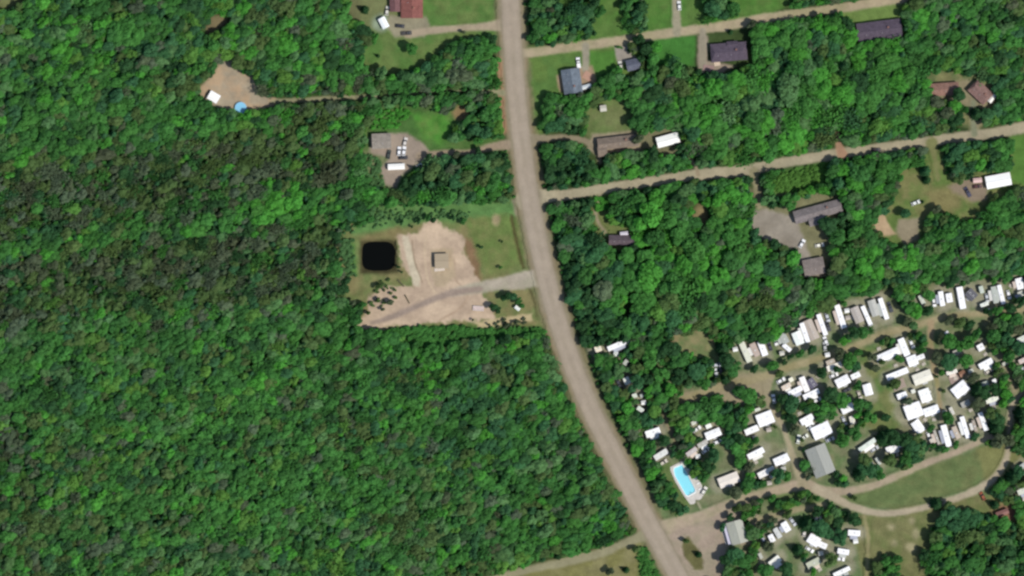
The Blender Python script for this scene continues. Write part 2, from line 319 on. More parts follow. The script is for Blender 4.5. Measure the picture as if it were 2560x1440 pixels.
# ---- campers, cabins and vehicles of the campground, given as centre line, width, kind, colour
W, CR, GY, TN, PK = (1, 1, 1), (1, .97, .86), (.52, .52, .5), (.42, .36, .3), (1, .92, .9)
RV = {
 'row along the woods edge': [
  (1850, 850, 1874, 905, 15, (.62, .63, .5)), (1879, 858, 1894, 890, 16, (.44, .35, .29)), (1899, 852, 1913, 889, 16, PK), (1953, 834, 1966, 858, 18, (.38, .4, .36)), (1957, 861, 1976, 877, 11, W),
  (1988, 830, 2001, 861, 22, (.82, .86, .8)), (2003, 807, 2020, 856, 12, CR), (2017, 800, 2038, 848, 23, TN), (2045, 785, 2064, 838, 12, W), (2091, 762, 2110, 820, 14, CR),
  (2134, 768, 2150, 806, 22, (.4, .36, .32)), (2155, 765, 2177, 814, 11, W), (2177, 750, 2190, 790, 20, (.42, .42, .38)), (2199, 745, 2217, 798, 12, CR),
  (2298, 738, 2309, 760, 11, (.55, .6, .5)), (2350, 728, 2356, 765, 13, CR), (2370, 733, 2374, 756, 16, PK), (2397, 717, 2407, 772, 16, W), (2418, 728, 2436, 746, 24, (.1, .1, .115)),
  (2450, 715, 2455, 733, 11, (.5, .56, .46)), (2450, 765, 2470, 757, 10, (.75, .78, .68)), (2482, 716, 2490, 758, 14, (.4, .43, .38)), (2496, 712, 2508, 760, 11, (.9, .95, .88)), (2545, 695, 2552, 723, 19, CR), (2548, 728, 2558, 752, 15, (.5, .5, .42))],
 'double column by the dirt strip': [
  (2250, 846, 2268, 889, 17, CR), (2191, 900, 2246, 875, 20, W), (2268, 906, 2292, 897, 26, W), (2292, 896, 2310, 889, 12, CR), (2216, 945, 2269, 924, 15, CR), (2283, 952, 2328, 935, 28, (.72, .69, .58)),
  (2242, 993, 2266, 984, 15, PK), (2277, 980, 2287, 976, 10, (.7, .7, .6)), (2299, 993, 2325, 984, 33, (1, .98, .83)), (2263, 1034, 2303, 1019, 37, W), (2309, 1033, 2346, 1020, 21, CR), (2285, 1053, 2304, 1080, 23, W)],
 'shaded block at right edge': [
  (2384, 986, 2416, 960, 30, W), (2365, 934, 2392, 926, 10, (.8, .76, .68)), (2447, 918, 2480, 900, 16, CR), (2443, 872, 2458, 864, 17, W), (2382, 884, 2402, 876, 13, (.42, .4, .35)), (2543, 852, 2566, 841, 13, (.66, .7, .62)), (2546, 906, 2562, 898, 12, (.6, .5, .45)), (2505, 912, 2518, 905, 9, (.5, .5, .42)), (2420, 930, 2432, 924, 9, (.5, .52, .44)),
  (2480, 955, 2490, 950, 11, CR), (2452, 963, 2470, 957, 13, (.4, .44, .37)), (2464, 1004, 2495, 994, 13, (.8, .82, .7)), (2374, 1018, 2383, 1036, 9, (.6, .58, .5)), (2402, 1014, 2424, 1004, 15, (.35, .34, .3))],
 'bottom row by the gravel track': [
  (2357, 1062, 2372, 1116, 15, CR), (2334, 1075, 2347, 1111, 7, (.4, .37, .31)), (2383, 1066, 2396, 1096, 13, (.48, .4, .31)), (2403, 1041, 2420, 1095, 12, W), (2431, 1050, 2440, 1078, 8, (.36, .3, .24)), (2449, 1031, 2465, 1076, 12, PK),
  (2324, 1104, 2334, 1098, 11, (.55, .5, .42))],
 'roadside corner cluster': [
  (1519, 873, 1572, 850, 13, CR), (1487, 875, 1503, 869, 15, (.8, .72, .55)), (1563, 943, 1571, 960, 16, (.7, .72, .64)), (1580, 991, 1592, 987, 11, (.6, .64, .55)), (1600, 991, 1608, 987, 9, (.4, .43, .38)), (1593, 1018, 1608, 1028, 11, (.66, .7, .62)),
  (1560, 912, 1568, 900, 11, (.42, .44, .38))],
 'cluster above the swimming pool': [
  (1614, 1087, 1650, 1075, 18, CR), (1636, 1146, 1668, 1126, 15, (.66, .66, .62)), (1728, 1060, 1743, 1052, 10, (.6, .62, .52)), (1764, 1068, 1778, 1062, 11, (.85, .88, .78)), (1764, 1092, 1801, 1077, 20, CR),
  (1716, 1138, 1741, 1120, 12, (.5, .45, .43)), (1744, 1116, 1768, 1102, 12, (.45, .43, .38)), (1797, 1209, 1846, 1190, 27, (.72, .66, .58))],
 'cluster left of the hall': [
  (1893, 1054, 1932, 1039, 32, W), (1862, 1082, 1895, 1068, 16, CR), (1869, 1143, 1909, 1123, 15, W), (1935, 1157, 1971, 1141, 20, CR), (1895, 1190, 1919, 1178, 16, (.82, .79, .75)), (1917, 1177, 1934, 1168, 9, (.66, .66, .6)), (1886, 1026, 1900, 1021, 8, (.6, .62, .52))],
 'cluster above the hall': [
  (2001, 1057, 2032, 1040, 17, CR), (2031, 1086, 2075, 1066, 33, W), (2103, 1028, 2133, 1014, 19, W), (2127, 1040, 2133, 1060, 13, (.75, .72, .6)), (1972, 952, 1982, 946, 11, (.8, .78, .62)), (1954, 972, 1976, 960, 12, (.66, .56, .45)),
  (1970, 986, 2004, 969, 14, PK), (2003, 942, 2018, 979, 15, (.9, .84, .8)), (2008, 994, 2047, 976, 14, CR), (2022, 948, 2036, 968, 20, (.12, .11, .15))],
 'cluster by the grass strip': [
  (2065, 909, 2086, 900, 12, (.44, .38, .3)), (2067, 923, 2103, 910, 15, (.85, .8, .7)), (2127, 944, 2149, 934, 14, CR), (2090, 961, 2122, 945, 23, W), (2165, 960, 2173, 988, 21, W),
  (2147, 1126, 2188, 1098, 12, (.66, .72, .64)), (2214, 1125, 2251, 1112, 13, W), (2189, 1144, 2200, 1161, 8, (.5, .54, .48))],
 'cluster right of the office': [
  (1957, 1305, 1971, 1328, 17, CR), (1936, 1320, 1950, 1344, 13, (.55, .56, .53)), (1924, 1336, 1933, 1354, 14, W), (2021, 1342, 2047, 1358, 25, W), (2046, 1358, 2066, 1367, 15, W), (2119, 1331, 2150, 1333, 15, CR), (2093, 1376, 2122, 1381, 14, PK),
  (2083, 1438, 2124, 1419, 11, CR), (2017, 1416, 2049, 1399, 18, (.46, .48, .36)), (1924, 1413, 1949, 1393, 18, (.78, .78, .7)), (1897, 1382, 1904, 1396, 9, (.45, .46, .4)), (2543, 1232, 2568, 1222, 15, (.6, .62, .52)), (2546, 1172, 2562, 1160, 12, (.42, .45, .42))]}
HALL = (2036, 1116, 2064, 1186, 53)
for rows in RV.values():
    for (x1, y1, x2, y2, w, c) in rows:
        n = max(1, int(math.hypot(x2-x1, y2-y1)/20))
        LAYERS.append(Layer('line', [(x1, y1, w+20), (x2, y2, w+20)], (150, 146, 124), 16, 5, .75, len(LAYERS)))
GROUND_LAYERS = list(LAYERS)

def grid_mesh(name, xs, ys, mask, colour, z, m, kind_label=None):
    """mesh of grid cells (xs, ys in map units); mask is per vertex: cells with any vertex inside are kept"""
    nx, ny = len(xs), len(ys); X, Y = np.meshgrid(xs, ys)
    keep = np.ones((ny-1, nx-1), bool) if mask is None else (mask[:-1, :-1] | mask[1:, :-1] | mask[:-1, 1:] | mask[1:, 1:])
    iy, ix = np.nonzero(keep)
    q = np.stack([iy*nx+ix, (iy+1)*nx+ix, (iy+1)*nx+ix+1, iy*nx+ix+1], 1)
    used, inv = np.unique(q.ravel(), return_inverse=True); q = inv.reshape(-1, 4)
    vx, vy = X.ravel()[used], Y.ravel()[used]; zz = z(vx, vy) if callable(z) else np.full(len(vx), z)
    co = np.stack([(vx-1280)*S, (720-vy)*S, zz], 1).astype(np.float32)
    me = bpy.data.meshes.new(name); nf = len(q); me.vertices.add(len(co)); me.vertices.foreach_set('co', co.ravel())
    me.loops.add(nf*4); me.polygons.add(nf); me.loops.foreach_set('vertex_index', q.ravel().astype(np.int32))
    me.polygons.foreach_set('loop_start', np.arange(0, nf*4, 4, dtype=np.int32)); me.polygons.foreach_set('loop_total', np.full(nf, 4, np.int32))
    me.update(calc_edges=True); c = colour(vx, vy); a = me.color_attributes.new('Col', 'FLOAT_COLOR', 'POINT')
    a.data.foreach_set('color', np.hstack([c, np.ones((len(c), 1))]).astype(np.float32).ravel())
    me.materials.append(m); o = bpy.data.objects.new(name, me); COL.objects.link(o); return o
xs = np.concatenate([[-20000, -9000, -4000, -1500, -600], np.arange(-200, 2761, 4.5), [3100, 4100, 6500, 11000, 22000]])
ys = np.concatenate([[-20000, -9000, -4000, -1500, -600], np.arange(-160, 1601, 4.5), [2000, 2900, 5000, 10000, 21000]])
POND = (946, 640, 40, 35)
def ground_z(x, y):
    d = np.maximum(np.abs(x-946)-38, np.abs(y-640)-33)
    e = np.clip((14-d)/18, 0, 1); e = e*e*(3-2*e)
    dd = sd_line(withw(DITCH, 1), x, y); g = np.clip(1-np.abs(dd)/9, 0, 1)
    # a shallow basin for the swimming pool
    pd = sd_poly([(1684, 1172), (1706, 1162), (1740, 1228), (1717, 1241), (1688, 1190)], x, y) if np.size(x) else 0
    return -1.3*e-.55*g-np.where(pd < 6, 1.6, 0)
tag(grid_mesh('ground', xs, ys, None, lambda x, y: eval_col(x, y, GROUND_LAYERS), ground_z, M_GRASS), kind='structure')
ZN = [0.03]
def sheet(name, layer, m, step=3.0):
    b = layer.bb; b = (max(b[0], -190), max(b[1], -150), min(b[2], 2750), min(b[3], 1590))
    gx = np.arange(b[0], b[2]+step, step); gy = np.arange(b[1], b[3]+step, step); X, Y = np.meshgrid(gx, gy)
    cv = layer.cov(X.ravel(), Y.ravel()).reshape(X.shape); LAYERS.append(layer); upto = list(LAYERS); ZN[0] += .006
    return tag(grid_mesh(name, gx, gy, cv > .03, lambda x, y: eval_col(x, y, upto), ZN[0], m), kind='structure')
_sn = [200]
def road(name, pts, w, col, m=None, f=7, r=2.5, col2=None, smooth=True):
    _sn[0] += 7; p = smooth_line(pts) if smooth and len(pts) > 2 else np.asarray(pts, float)
    if p.shape[1] == 2: p = withw(p, w)
    return sheet(name, Layer('line', p, col, f, r, 1, _sn[0], col2), m or M_DIRT)
def lot(name, poly, col, m=None, f=9, r=5, col2=None, a=1.0):
    _sn[0] += 7; return sheet(name, Layer('poly', poly, col, f, r, a, _sn[0], col2), m or M_DIRT)
TAN = (166, 154, 128); TAN2 = (158, 150, 122); GRV = (160, 150, 130)
lot('dirt_lot', [(994, 586), (1040, 580), (1062, 560), (1080, 548), (1100, 560), (1132, 578), (1158, 592), (1162, 632), (1182, 672), (1202, 706), (1206, 735), (1232, 760), (1238, 800), (1120, 806), (1050, 812), (960, 818), (900, 820), (893, 802),
    (925, 778), (920, 742), (955, 716), (1000, 716), (1030, 714), (1034, 702), (1004, 665), (996, 625)], (178, 157, 134), f=10, r=9, col2=(196, 174, 148))
lot('dirt_track', [(1008, 592), (1020, 592), (1036, 650), (1052, 690), (1048, 716), (1034, 712), (1018, 655)], (196, 184, 158), f=7, r=4)
road('wheel_rut', [(1030, 600), (1036, 650), (1050, 690), (1056, 706)], 3, (146, 128, 104), f=4, r=1)
road('wheel_rut', [(1100, 800), (1150, 770), (1170, 735), (1140, 700), (1135, 650)], 4, (168, 146, 122), f=5, r=1)
road('wheel_rut', [(1065, 590), (1062, 640), (1070, 700), (1090, 735)], 4, (190, 170, 142), f=5, r=1)
lot('dirt_track', [(1186, 806), (1250, 795), (1332, 782), (1330, 800), (1200, 822)], (186, 170, 130), f=8, r=4)
road('driveway', [(1352, 692, 44), (1300, 702, 40), (1240, 712, 30), (1180, 722, 26), (1130, 732, 20)], 0, (170, 160, 142), f=10, r=3, col2=(162, 156, 134))
road('dirt_track', [(1200, 722, 14), (1130, 732, 16), (1060, 758, 15), (980, 792, 14), (930, 808, 10)], 0, (150, 134, 120), f=9, r=2)
lot('building_pad', [(1075, 622), (1130, 622), (1140, 690), (1112, 715), (1088, 715), (1078, 680)], (174, 156, 128), f=10, r=3)
lot('gravel_yard', OPEN['nwclear'], (158, 146, 124), f=12, r=4, col2=(176, 152, 122))
lot('gravel_yard', [(925, 345), (975, 332), (1020, 332), (1050, 355), (1070, 378), (1060, 400), (1030, 418), (1005, 440), (990, 470), (960, 462), (950, 420), (975, 395), (925, 380)], (156, 142, 126), f=11, r=4, col2=(150, 136, 120))
lot('gravel_yard', [(1868, 520), (1915, 522), (1985, 540), (1998, 565), (2010, 600), (2030, 650), (2065, 690), (2005, 690), (1990, 625), (1930, 605), (1880, 590)], (150, 142, 128), f=11, r=4, col2=(140, 132, 118))
lot('gravel_yard', [(2370, 465), (2430, 440), (2470, 455), (2465, 500), (2430, 505), (2385, 480)], (138, 124, 104), f=12, r=4)
lot('sand_patch', [(2186, 540), (2210, 534), (2222, 560), (2240, 585), (2195, 592), (2182, 570)], (180, 156, 124), f=8, r=3)
lot('gravel_yard', [(2248, 548), (2298, 545), (2300, 600), (2262, 612), (2240, 580)], (142, 132, 108), f=10, r=3)
lot('gravel_yard', [(975, 40), (1065, 40), (1075, 60), (1060, 92), (985, 92), (960, 60)], (142, 136, 112), f=12, r=4)
lot('gravel_yard', [(2412, 200), (2500, 220), (2470, 275), (2448, 325), (2425, 325), (2428, 270), (2330, 250), (2330, 210)], (150, 138, 112), f=14, r=4, a=.75)
lot('gravel_yard', [(1745, 90), (1768, 90), (1770, 150), (1840, 165), (1800, 185), (1745, 182)], (156, 142, 124), f=10, r=3)
lot('gravel_yard', [(1445, 165), (1480, 165), (1492, 205), (1470, 225), (1440, 235), (1398, 230), (1392, 190)], (160, 138, 112), f=10, r=3)
lot('gravel_yard', [(1480, 335), (1600, 325), (1602, 378), (1500, 392), (1470, 372)], (150, 138, 114), f=10, r=3)
lot('gravel_yard', [(1718, 1290), (1800, 1262), (1885, 1250), (1900, 1290), (1960, 1300), (1900, 1330), (1880, 1360), (1820, 1360), (1812, 1400), (1800, 1460), (1690, 1460), (1640, 1345)], (164, 148, 130), f=10, r=4, col2=(152, 142, 120))
lot('gravel_yard', [(1800, 930), (1930, 935), (1925, 1000), (1880, 1010), (1690, 1006), (1690, 985), (1750, 975)], (158, 144, 118), f=14, r=5, a=.8)
lot('grass_island', [(1706, 1345), (1722, 1340), (1740, 1365), (1760, 1400), (1758, 1425), (1735, 1425), (1712, 1395), (1704, 1365)], (100, 98, 62), M_GRASS, f=9, r=3)
road('side_road', [(1295, 136), (1360, 127), (1430, 117), (1520, 106), (1610, 92), (1700, 79), (1800, 67), (1900, 48), (2000, 34), (2100, 20), (2190, 6), (2262, -6)], 23, (170, 156, 128), f=8, r=2, col2=(158, 150, 118))
road('side_road', [(1320, 500, 60), (1350, 492, 36), (1420, 487, 26), (1530, 468, 24), (1640, 452, 25), (1750, 436, 28), (1850, 428, 30), (1950, 408, 25), (2060, 390, 26), (2160, 376, 25), (2300, 357, 24), (2400, 343, 26), (2480, 334, 26), (2590, 312, 28)], 0, (168, 158, 132), f=8, r=2, col2=(160, 152, 126))
road('driveway', [(1262, 62, 34), (1220, 66, 20), (1160, 70, 17), (1080, 76, 18), (1020, 86, 18)], 0, (166, 152, 128), f=8, r=2)
road('driveway', [(1255, 232, 18), (1200, 228, 6), (1120, 229, 6), (1020, 236, 7), (900, 243, 10), (790, 248, 12), (680, 255, 14)], 0, (146, 144, 112), f=9, r=2.5)
road('driveway', [(1268, 362, 26), (1225, 368, 18), (1180, 380, 14), (1120, 382, 15), (1050, 390, 20)], 0, (154, 138, 116), f=8, r=2)
road('driveway', [(1325, 350, 30), (1370, 346, 18), (1420, 344, 15), (1465, 354, 15), (1490, 378, 13), (1500, 405, 12)], 0, (142, 132, 108), f=8, r=2)
road('driveway', [(1505, 480, 8), (1490, 520, 9), (1494, 552, 9), (1512, 580, 10)], 0, (148, 138, 112), f=7, r=2)
road('driveway', [(1692, 82), (1691, 40), (1690, -30)], 20, (152, 146, 122), f=7, r=2)
road('driveway', [(1756, 78), (1757, 120), (1756, 165)], 15, (150, 142, 122), f=7, r=2)
road('driveway', [(1464, 115), (1465, 140), (1463, 172)], 18, (150, 144, 124), f=7, r=2)
lot('driveway', [(1536, 118), (1568, 112), (1592, 150), (1560, 155), (1552, 172), (1542, 150)], (150, 142, 130), f=7, r=2)
road('driveway', [(1745, 436), (1740, 415), (1725, 400)], 10, (148, 134, 110), f=7, r=2)
road('driveway', [(2105, 385, 26), (2096, 360, 16), (2094, 328, 8)], 0, (166, 134, 108), f=7, r=2)
road('driveway', [(2436, 335, 18), (2432, 290, 12), (2434, 255, 12)], 0, (126, 130, 104), f=8, r=2)
road('driveway', [(1885, 430, 26), (1892, 470, 14), (1898, 520, 12)], 0, (140, 134, 104), f=9, r=2)
road('driveway', [(2330, 358, 30), (2336, 390, 14), (2345, 450, 8)], 0, (122, 124, 80), f=10, r=2)
road('campground_road', [(1640, 1328, 50), (1690, 1308, 30), (1760, 1288, 24), (1830, 1258, 22), (1900, 1234, 20), (1960, 1222, 22), (2010, 1212, 28), (2060, 1228, 24), (2120, 1228, 19), (2190, 1212, 17), (2260, 1182, 17), (2330, 1152, 15), (2400, 1126, 15), (2480, 1090, 14)], 0, (170, 154, 132), f=8, r=2, col2=(160, 150, 122))
road('campground_road', [(2040, 1222, 24), (2090, 1246, 22), (2130, 1266, 18), (2190, 1282, 15), (2250, 1281, 14), (2320, 1266, 15), (2400, 1242, 16), (2460, 1214, 17), (2500, 1178, 16), (2520, 1130, 14), (2524, 1070, 13), (2532, 1010, 14), (2570, 970, 14)], 0, (170, 158, 134), f=8, r=2)
road('campground_road', [(1938, 1028, 12), (1958, 1070, 13), (1978, 1125, 14), (1994, 1180, 15), (2004, 1215, 20)], 0, (160, 150, 122), f=8, r=2)
road('campground_road', [(1700, 1000, 16), (1760, 982, 18), (1830, 962, 22), (1900, 944, 22), (1985, 915, 20), (2060, 892, 18), (2130, 868, 18), (2210, 835, 20), (2290, 814, 20), (2360, 792, 16), (2450, 784, 16), (2580, 772, 14)], 0, (156, 146, 112), f=12, r=3, col2=(142, 134, 98))
road('campground_road', [(1930, 945), (1918, 975), (1922, 1010), (1938, 1035)], 12, (156, 146, 118), f=9, r=3)
road('campground_road', [(2328, 806, 14), (2326, 860, 16), (2334, 910, 14), (2344, 970, 10), (2354, 1050, 9)], 0, (156, 138, 108), f=9, r=3, col2=(140, 134, 92))
road('campground_road', [(2496, 880, 10), (2520, 930, 12), (2536, 975, 14)], 0, (150, 140, 112), f=9, r=3)
road('campground_road', [(1655, 1025, 10), (1668, 1055, 12), (1690, 1110, 8)], 0, (134, 124, 98), f=9, r=3)
road('campground_road', [(2060, 1262, 14), (1990, 1275, 14), (1930, 1290, 16), (1880, 1300, 14)], 0, (152, 144, 112), f=9, r=3)
road('campground_road', [(2160, 1290, 8), (2170, 1340, 7), (2168, 1400, 7), (2165, 1460, 8)], 0, (150, 142, 104), f=9, r=3)
road('campground_road', [(1744, 1255, 4), (1752, 1272, 4)], 0, (160, 152, 128), f=4, r=1)
road('farm_track', [(1612, 1338, 30), (1570, 1354, 19), (1510, 1380, 20), (1450, 1396, 20), (1390, 1410, 20), (1320, 1424, 18), (1180, 1460, 14)], 0, (146, 142, 112), f=9, r=2.5)
road('road_shoulder', [(x, y) for x, y in MAIN], 56, (142, 132, 110), M_ROAD, f=13, r=4, smooth=False)
road('main_road', [(x, y) for x, y in MAIN], 43, (162, 149, 131), M_ROAD, f=6, r=1.5, col2=(157, 145, 126), smooth=False)
def offs(pts, d):
    p = np.asarray(pts, float); t = np.gradient(p, axis=0); t /= np.linalg.norm(t, axis=1)[:, None]
    return np.stack([p[:, 0]-t[:, 1]*d, p[:, 1]+t[:, 0]*d], 1)
for d in (-10, 10): road('wheel_track', offs(MAIN, d), 6, (167, 154, 136), M_ROAD, f=14, r=1, smooth=False)

# ------------------------------------------------------------------ water
def water_sheet(name, poly, m, z):
    mb = MB(); c = np.mean(poly, axis=0); n = len(poly); mb.add([P(c[0], c[1], z)]+[P(x, y, z) for x, y in poly], [(0, 1+(i+1) % n, 1+i) for i in range(n)])
    return mb.build(name, m)
pp = []
for k in range(64):
    a = 2*math.pi*k/64; c_, s_ = math.cos(a), math.sin(a)
    pp.append((946+41.5*math.copysign(abs(c_)**.56, c_)+RNG.rand()*.8, 640+36.5*math.copysign(abs(s_)**.56, s_)+RNG.rand()*.8))
tag(water_sheet('pond_water', pp, mat_water('dark_water', (.003, .0035, .003), .12, .06, .1), -.75), kind='structure')

# ------------------------------------------------------------------ swimming pool
pool = empty('swimming_pool', P(1710, 1205), 0, label='turquoise swimming pool with a pale concrete deck beside the campground road', cat='swimming pool')
WP = [(1684, 1172), (1706, 1162), (1740, 1228), (1717, 1241), (1688, 1190)]
DP = [(1673, 1169), (1708, 1151), (1732, 1180), (1755, 1212), (1758, 1243), (1728, 1264), (1711, 1242), (1688, 1204)]
def loc_(p, z): q = P(p[0], p[1], z)-P(1710, 1205); return (q.x, q.y, z)
def resample(poly, N):
    p = np.array(poly+[poly[0]], float); L = np.r_[0, np.cumsum(np.linalg.norm(np.diff(p, axis=0), axis=1))]
    t = np.linspace(0, L[-1], N, endpoint=False); return [(np.interp(q, L, p[:, 0]), np.interp(q, L, p[:, 1])) for q in t]
def ring(inner, outer, z0, z1):
    c = np.mean(inner, axis=0); out = []
    N = len(inner); mb = MB(); vs = [loc_(p, z1) for p in inner]+[loc_(p, z1) for p in outer]+[loc_(p, z0) for p in inner]+[loc_(p, z0) for p in outer]; fs = []
    for i in range(N):
        j = (i+1) % N; fs += [(i, N+i, N+j, j), (N+i, 3*N+i, 3*N+j, N+j), (i, j, 2*N+j, 2*N+i)]
    mb.add(vs, fs); return mb
def radial(poly, ref, N=48):
    """point of poly hit from centre ref in each of N directions"""
    out = []; p = np.array(poly, float); n = len(p)
    for k in range(N):
        a = 2*math.pi*k/N; d = np.array([math.cos(a), math.sin(a)]); best = None
        for i in range(n):
            A, B = p[i], p[(i+1) % n]; e = B-A; den = d[0]*e[1]-d[1]*e[0]
            if abs(den) < 1e-9: continue
            w_ = A-ref; t = (w_[0]*e[1]-w_[1]*e[0])/den; u = (w_[0]*d[1]-w_[1]*d[0])/den
            if t > 0 and -1e-6 <= u <= 1+1e-6 and (best is None or t > best): best = t
        out.append(tuple(ref+d*best))
    return out
ref = np.array([1710., 1202.])
inn = radial(WP, ref); cop = radial([tuple(ref+(np.array(q)-ref)*1.09) for q in WP], ref); outr = radial(DP, ref)
ring(inn, cop, -.4, .16).build('coping', mat((.74, .78, .76), .5, .08, key='pool_coping'), pool)
ring(cop, outr, -.1, .12).build('deck', mat((.52, .49, .44), .8, .12, .8, key='concrete'), pool)
mb = MB(); N = len(inn); mb.add([loc_(p, -.35) for p in inn], [tuple(range(N-1, -1, -1))])
mb.build('water', mat_water('pool_water', (.24, .66, .76), .05, .4, .3), pool)
mb = MB()
for k in range(4): mb.box(3.4+.2*k, 3.5+.2*k, -5.5, -5.4, .12, 1.0)
mb.build('ladder', mat((.6, .6, .62), .3, .0, metal=.8, key='steel'), pool)
# pool furniture: sun loungers along the deck
for i, (x, y) in enumerate([(1722, 1172), (1730, 1184), (1738, 1196), (1746, 1208), (1750, 1222)]):
    l_ = empty('sun_lounger', P(x, y, .12), math.radians(30), label=f'{["first","second","third","fourth","fifth"][i]} lounger from the top along the swimming pool deck', cat='lounger', group='loungers on the swimming pool deck')
    MB().box(-.95, .45, -.3, .3, .25, .33).build('seat', mat((.8, .8, .78), .6), l_)
    MB().add([(.45, -.3, .25), (1.0, -.3, .7), (1.0, .3, .7), (.45, .3, .25), (.45, -.3, .33), (.97, -.3, .77), (.97, .3, .77), (.45, .3, .33)], [(0, 3, 2, 1), (4, 5, 6, 7), (0, 1, 5, 4), (1, 2, 6, 5), (2, 3, 7, 6), (3, 0, 4, 7)]).build('backrest', mat((.8, .8, .78), .6), l_)
    for q in ((-.85, -.25), (-.85, .25), (.4, -.25), (.4, .25)): MB().box(q[0]-.03, q[0]+.03, q[1]-.03, q[1]+.03, 0, .25).build('leg', mat((.6, .6, .62), .4), l_)

# ------------------------------------------------------------------ houses
def windows_on(root, L, Wd, h, wall_m, dz=1.0):
    """window and door parts proud of the walls"""
    nx = max(1, int(L/3.2)); fm = mat((.75, .75, .73), .5, .02, key='trim')
    for sy in (-1, 1):
        for k in range(nx):
            x = -L/2+(k+.5)*L/nx; y = sy*Wd/2; y0, y1 = sorted((y, y+sy*.04))
            if sy == -1 and k == nx//2:
                d = MB().box(x-.48, x+.48, y0, y1+0, 0.05, 2.1).build('door', mat((.25, .12, .09), .5, .05, key='door_paint'), root)
                MB().box(x+.32, x+.38, y0-.05, y0-.003, 1.0, 1.1).build('handle', mat((.6, .5, .3), .3, 0, metal=.8, key='brass'), d)
                continue
            f = MB().box(x-.6, x+.6, y0, y1, dz-.1, dz+1.1).build('window', fm, root)
            ya, yb = sorted((y+sy*.04, y+sy*.06)); MB().box(x-.5, x+.5, ya, yb, dz, dz+1.0).build('pane', M_GLASS, f)
    for sx in (-1, 1):
        x = sx*L/2; xa, xb = sorted((x, x+sx*.04)); f = MB().box(xa, xb, -.6, .6, dz-.1, dz+1.1).build('window', fm, root)
        xa, xb = sorted((x+sx*.04, x+sx*.06)); MB().box(xa, xb, -.5, .5, dz, dz+1.0).build('pane', M_GLASS, f)
def gable(L, Wd, h, rise, ov=.35, hip=0.0, th=.12):
    x0, x1, y0, y1 = -L/2-ov, L/2+ov, -Wd/2-ov, Wd/2+ov; hx = hip
    t = [(x0, y0, h), (x1, y0, h), (x1, y1, h), (x0, y1, h), (x0+hx, 0, h+rise), (x1-hx, 0, h+rise)]
    b = [(x, y, z-th) for x, y, z in t[:4]]
    return MB().add(t+b, [(0, 1, 5, 4), (2, 3, 4, 5), (1, 2, 5), (3, 0, 4), (0, 6, 7, 1), (1, 7, 8, 2), (2, 8, 9, 3), (3, 9, 6, 0), (6, 9, 8, 7)])
def house(ax, w, roofcol, label, name='house', cat='house', h=2.7, rise=1.5, hip=0.0, wall=(.55, .52, .47), chimney=True, wings=(), group=None, shingle=True, vents=2, big=True):
    c, L, rz = axis(*ax); Wd = w*S; root = empty(name, c, rz, label=label, cat=cat, group=group)
    wm = mat(wall, .8, .08, key='siding'); rm = mat_shingle(roofcol) if shingle else mat(roofcol, .45, .08, .8, streak=True, key='metal_roof')
    MB().box(-L/2+.3, L/2-.3, -Wd/2+.3, Wd/2-.3, -.1, h).build('wall', wm, root)
    MB().box(-L/2+.22, L/2-.22, -Wd/2+.22, Wd/2-.22, -.1, .25).build('foundation', mat((.35, .34, .32), .9, .1, key='concrete'), root)
    r = gable(L-.6, Wd-.6, h+.14, rise, .3, hip).build('roof', rm, root)
    MB().add([(-L/2+hip, -.16, h+.14+rise-.03), (L/2-hip, -.16, h+.14+rise-.03), (L/2-hip, 0, h+.14+rise+.05), (-L/2+hip, 0, h+.14+rise+.05), (L/2-hip, .16, h+.14+rise-.03), (-L/2+hip, .16, h+.14+rise-.03)], [(0, 1, 2, 3), (3, 2, 4, 5), (0, 3, 5), (1, 4, 2), (0, 5, 4, 1)]).build('ridge_cap', mat(tuple(q*.8 for q in roofcol), .9, key='ridge'), r)
    if chimney: MB().box(L*.18, L*.18+.8, .5, 1.2, h, h+rise+.9).build('chimney', mat((.28, .14, .10), .9, .2, 3, key='brick_red'), r)
    for k in range(vents):
        x = -L*.3+k*L*.35; MB().cyl((x, -Wd*.18, h+.3), .15, rise*.6+.5, 8).build('roof_vent', mat((.5, .5, .5), .5, key='vent_metal'), r)
    if big: windows_on(root, L-.6, Wd-.6, h, wm)
    for (dx, dy, l2, w2, rot) in wings:
        o = empty('wing', (dx, dy, 0), rot); o.parent = root
        bpy.data.objects.remove(o)
        m1 = MB(); m2 = gable(l2, w2, h+.05, rise*.75, .3, 0); m1.box(-l2/2, l2/2, -w2/2, w2/2, -.1, h-.05)
        for nm, mm, mt in (('wing_wall', m1, wm), ('wing_roof', m2, rm)):
            q = mm.build(nm, mt, root, (dx, dy, 0)); q.rotation_euler = (0, 0, rot)
    return root
PUR = alb(88, 80, 92); PUR2 = alb(96, 84, 92); BLG = alb(112, 122, 132)
house((2142, 83, 2253, 69), 46, alb(92, 82, 94), 'long purple grey roofed house at the end of the top lane', wings=((6.5, -3.6, 6, 3.4, 0),))
house((1776, 134, 1867, 127), 46, alb(94, 84, 96), 'purple grey house with a brown deck between its drive and the woods', hip=2.2, wings=((2, 3.4, 5, 3.2, 0),))
house((1425, 173, 1434, 234), 47, BLG, 'blue grey gabled house at the corner of the top lane', rise=1.9)
house((1566, 166, 1600, 158), 28, alb(104, 108, 122), 'small blue grey roof half hidden by trees below the top lane', chimney=False, vents=1)
house((1494, 362, 1595, 350), 30, alb(138, 124, 110), 'long tan roofed house with a gravel forecourt above the middle road', wall=(.4, .3, .32), wings=((-8.2, -3.2, 4.2, 5.5, 0),))
house((1642, 358, 1697, 343), 27, (.86, .86, .80), 'bright white metal roofed building above the middle road', shingle=False, chimney=False, vents=0, rise=.8, wall=(.6, .6, .56))
house((1522, 600, 1590, 601), 25, alb(104, 92, 98), 'small purple brown house on a curved drive under large trees', chimney=False, wall=(.62, .6, .6))
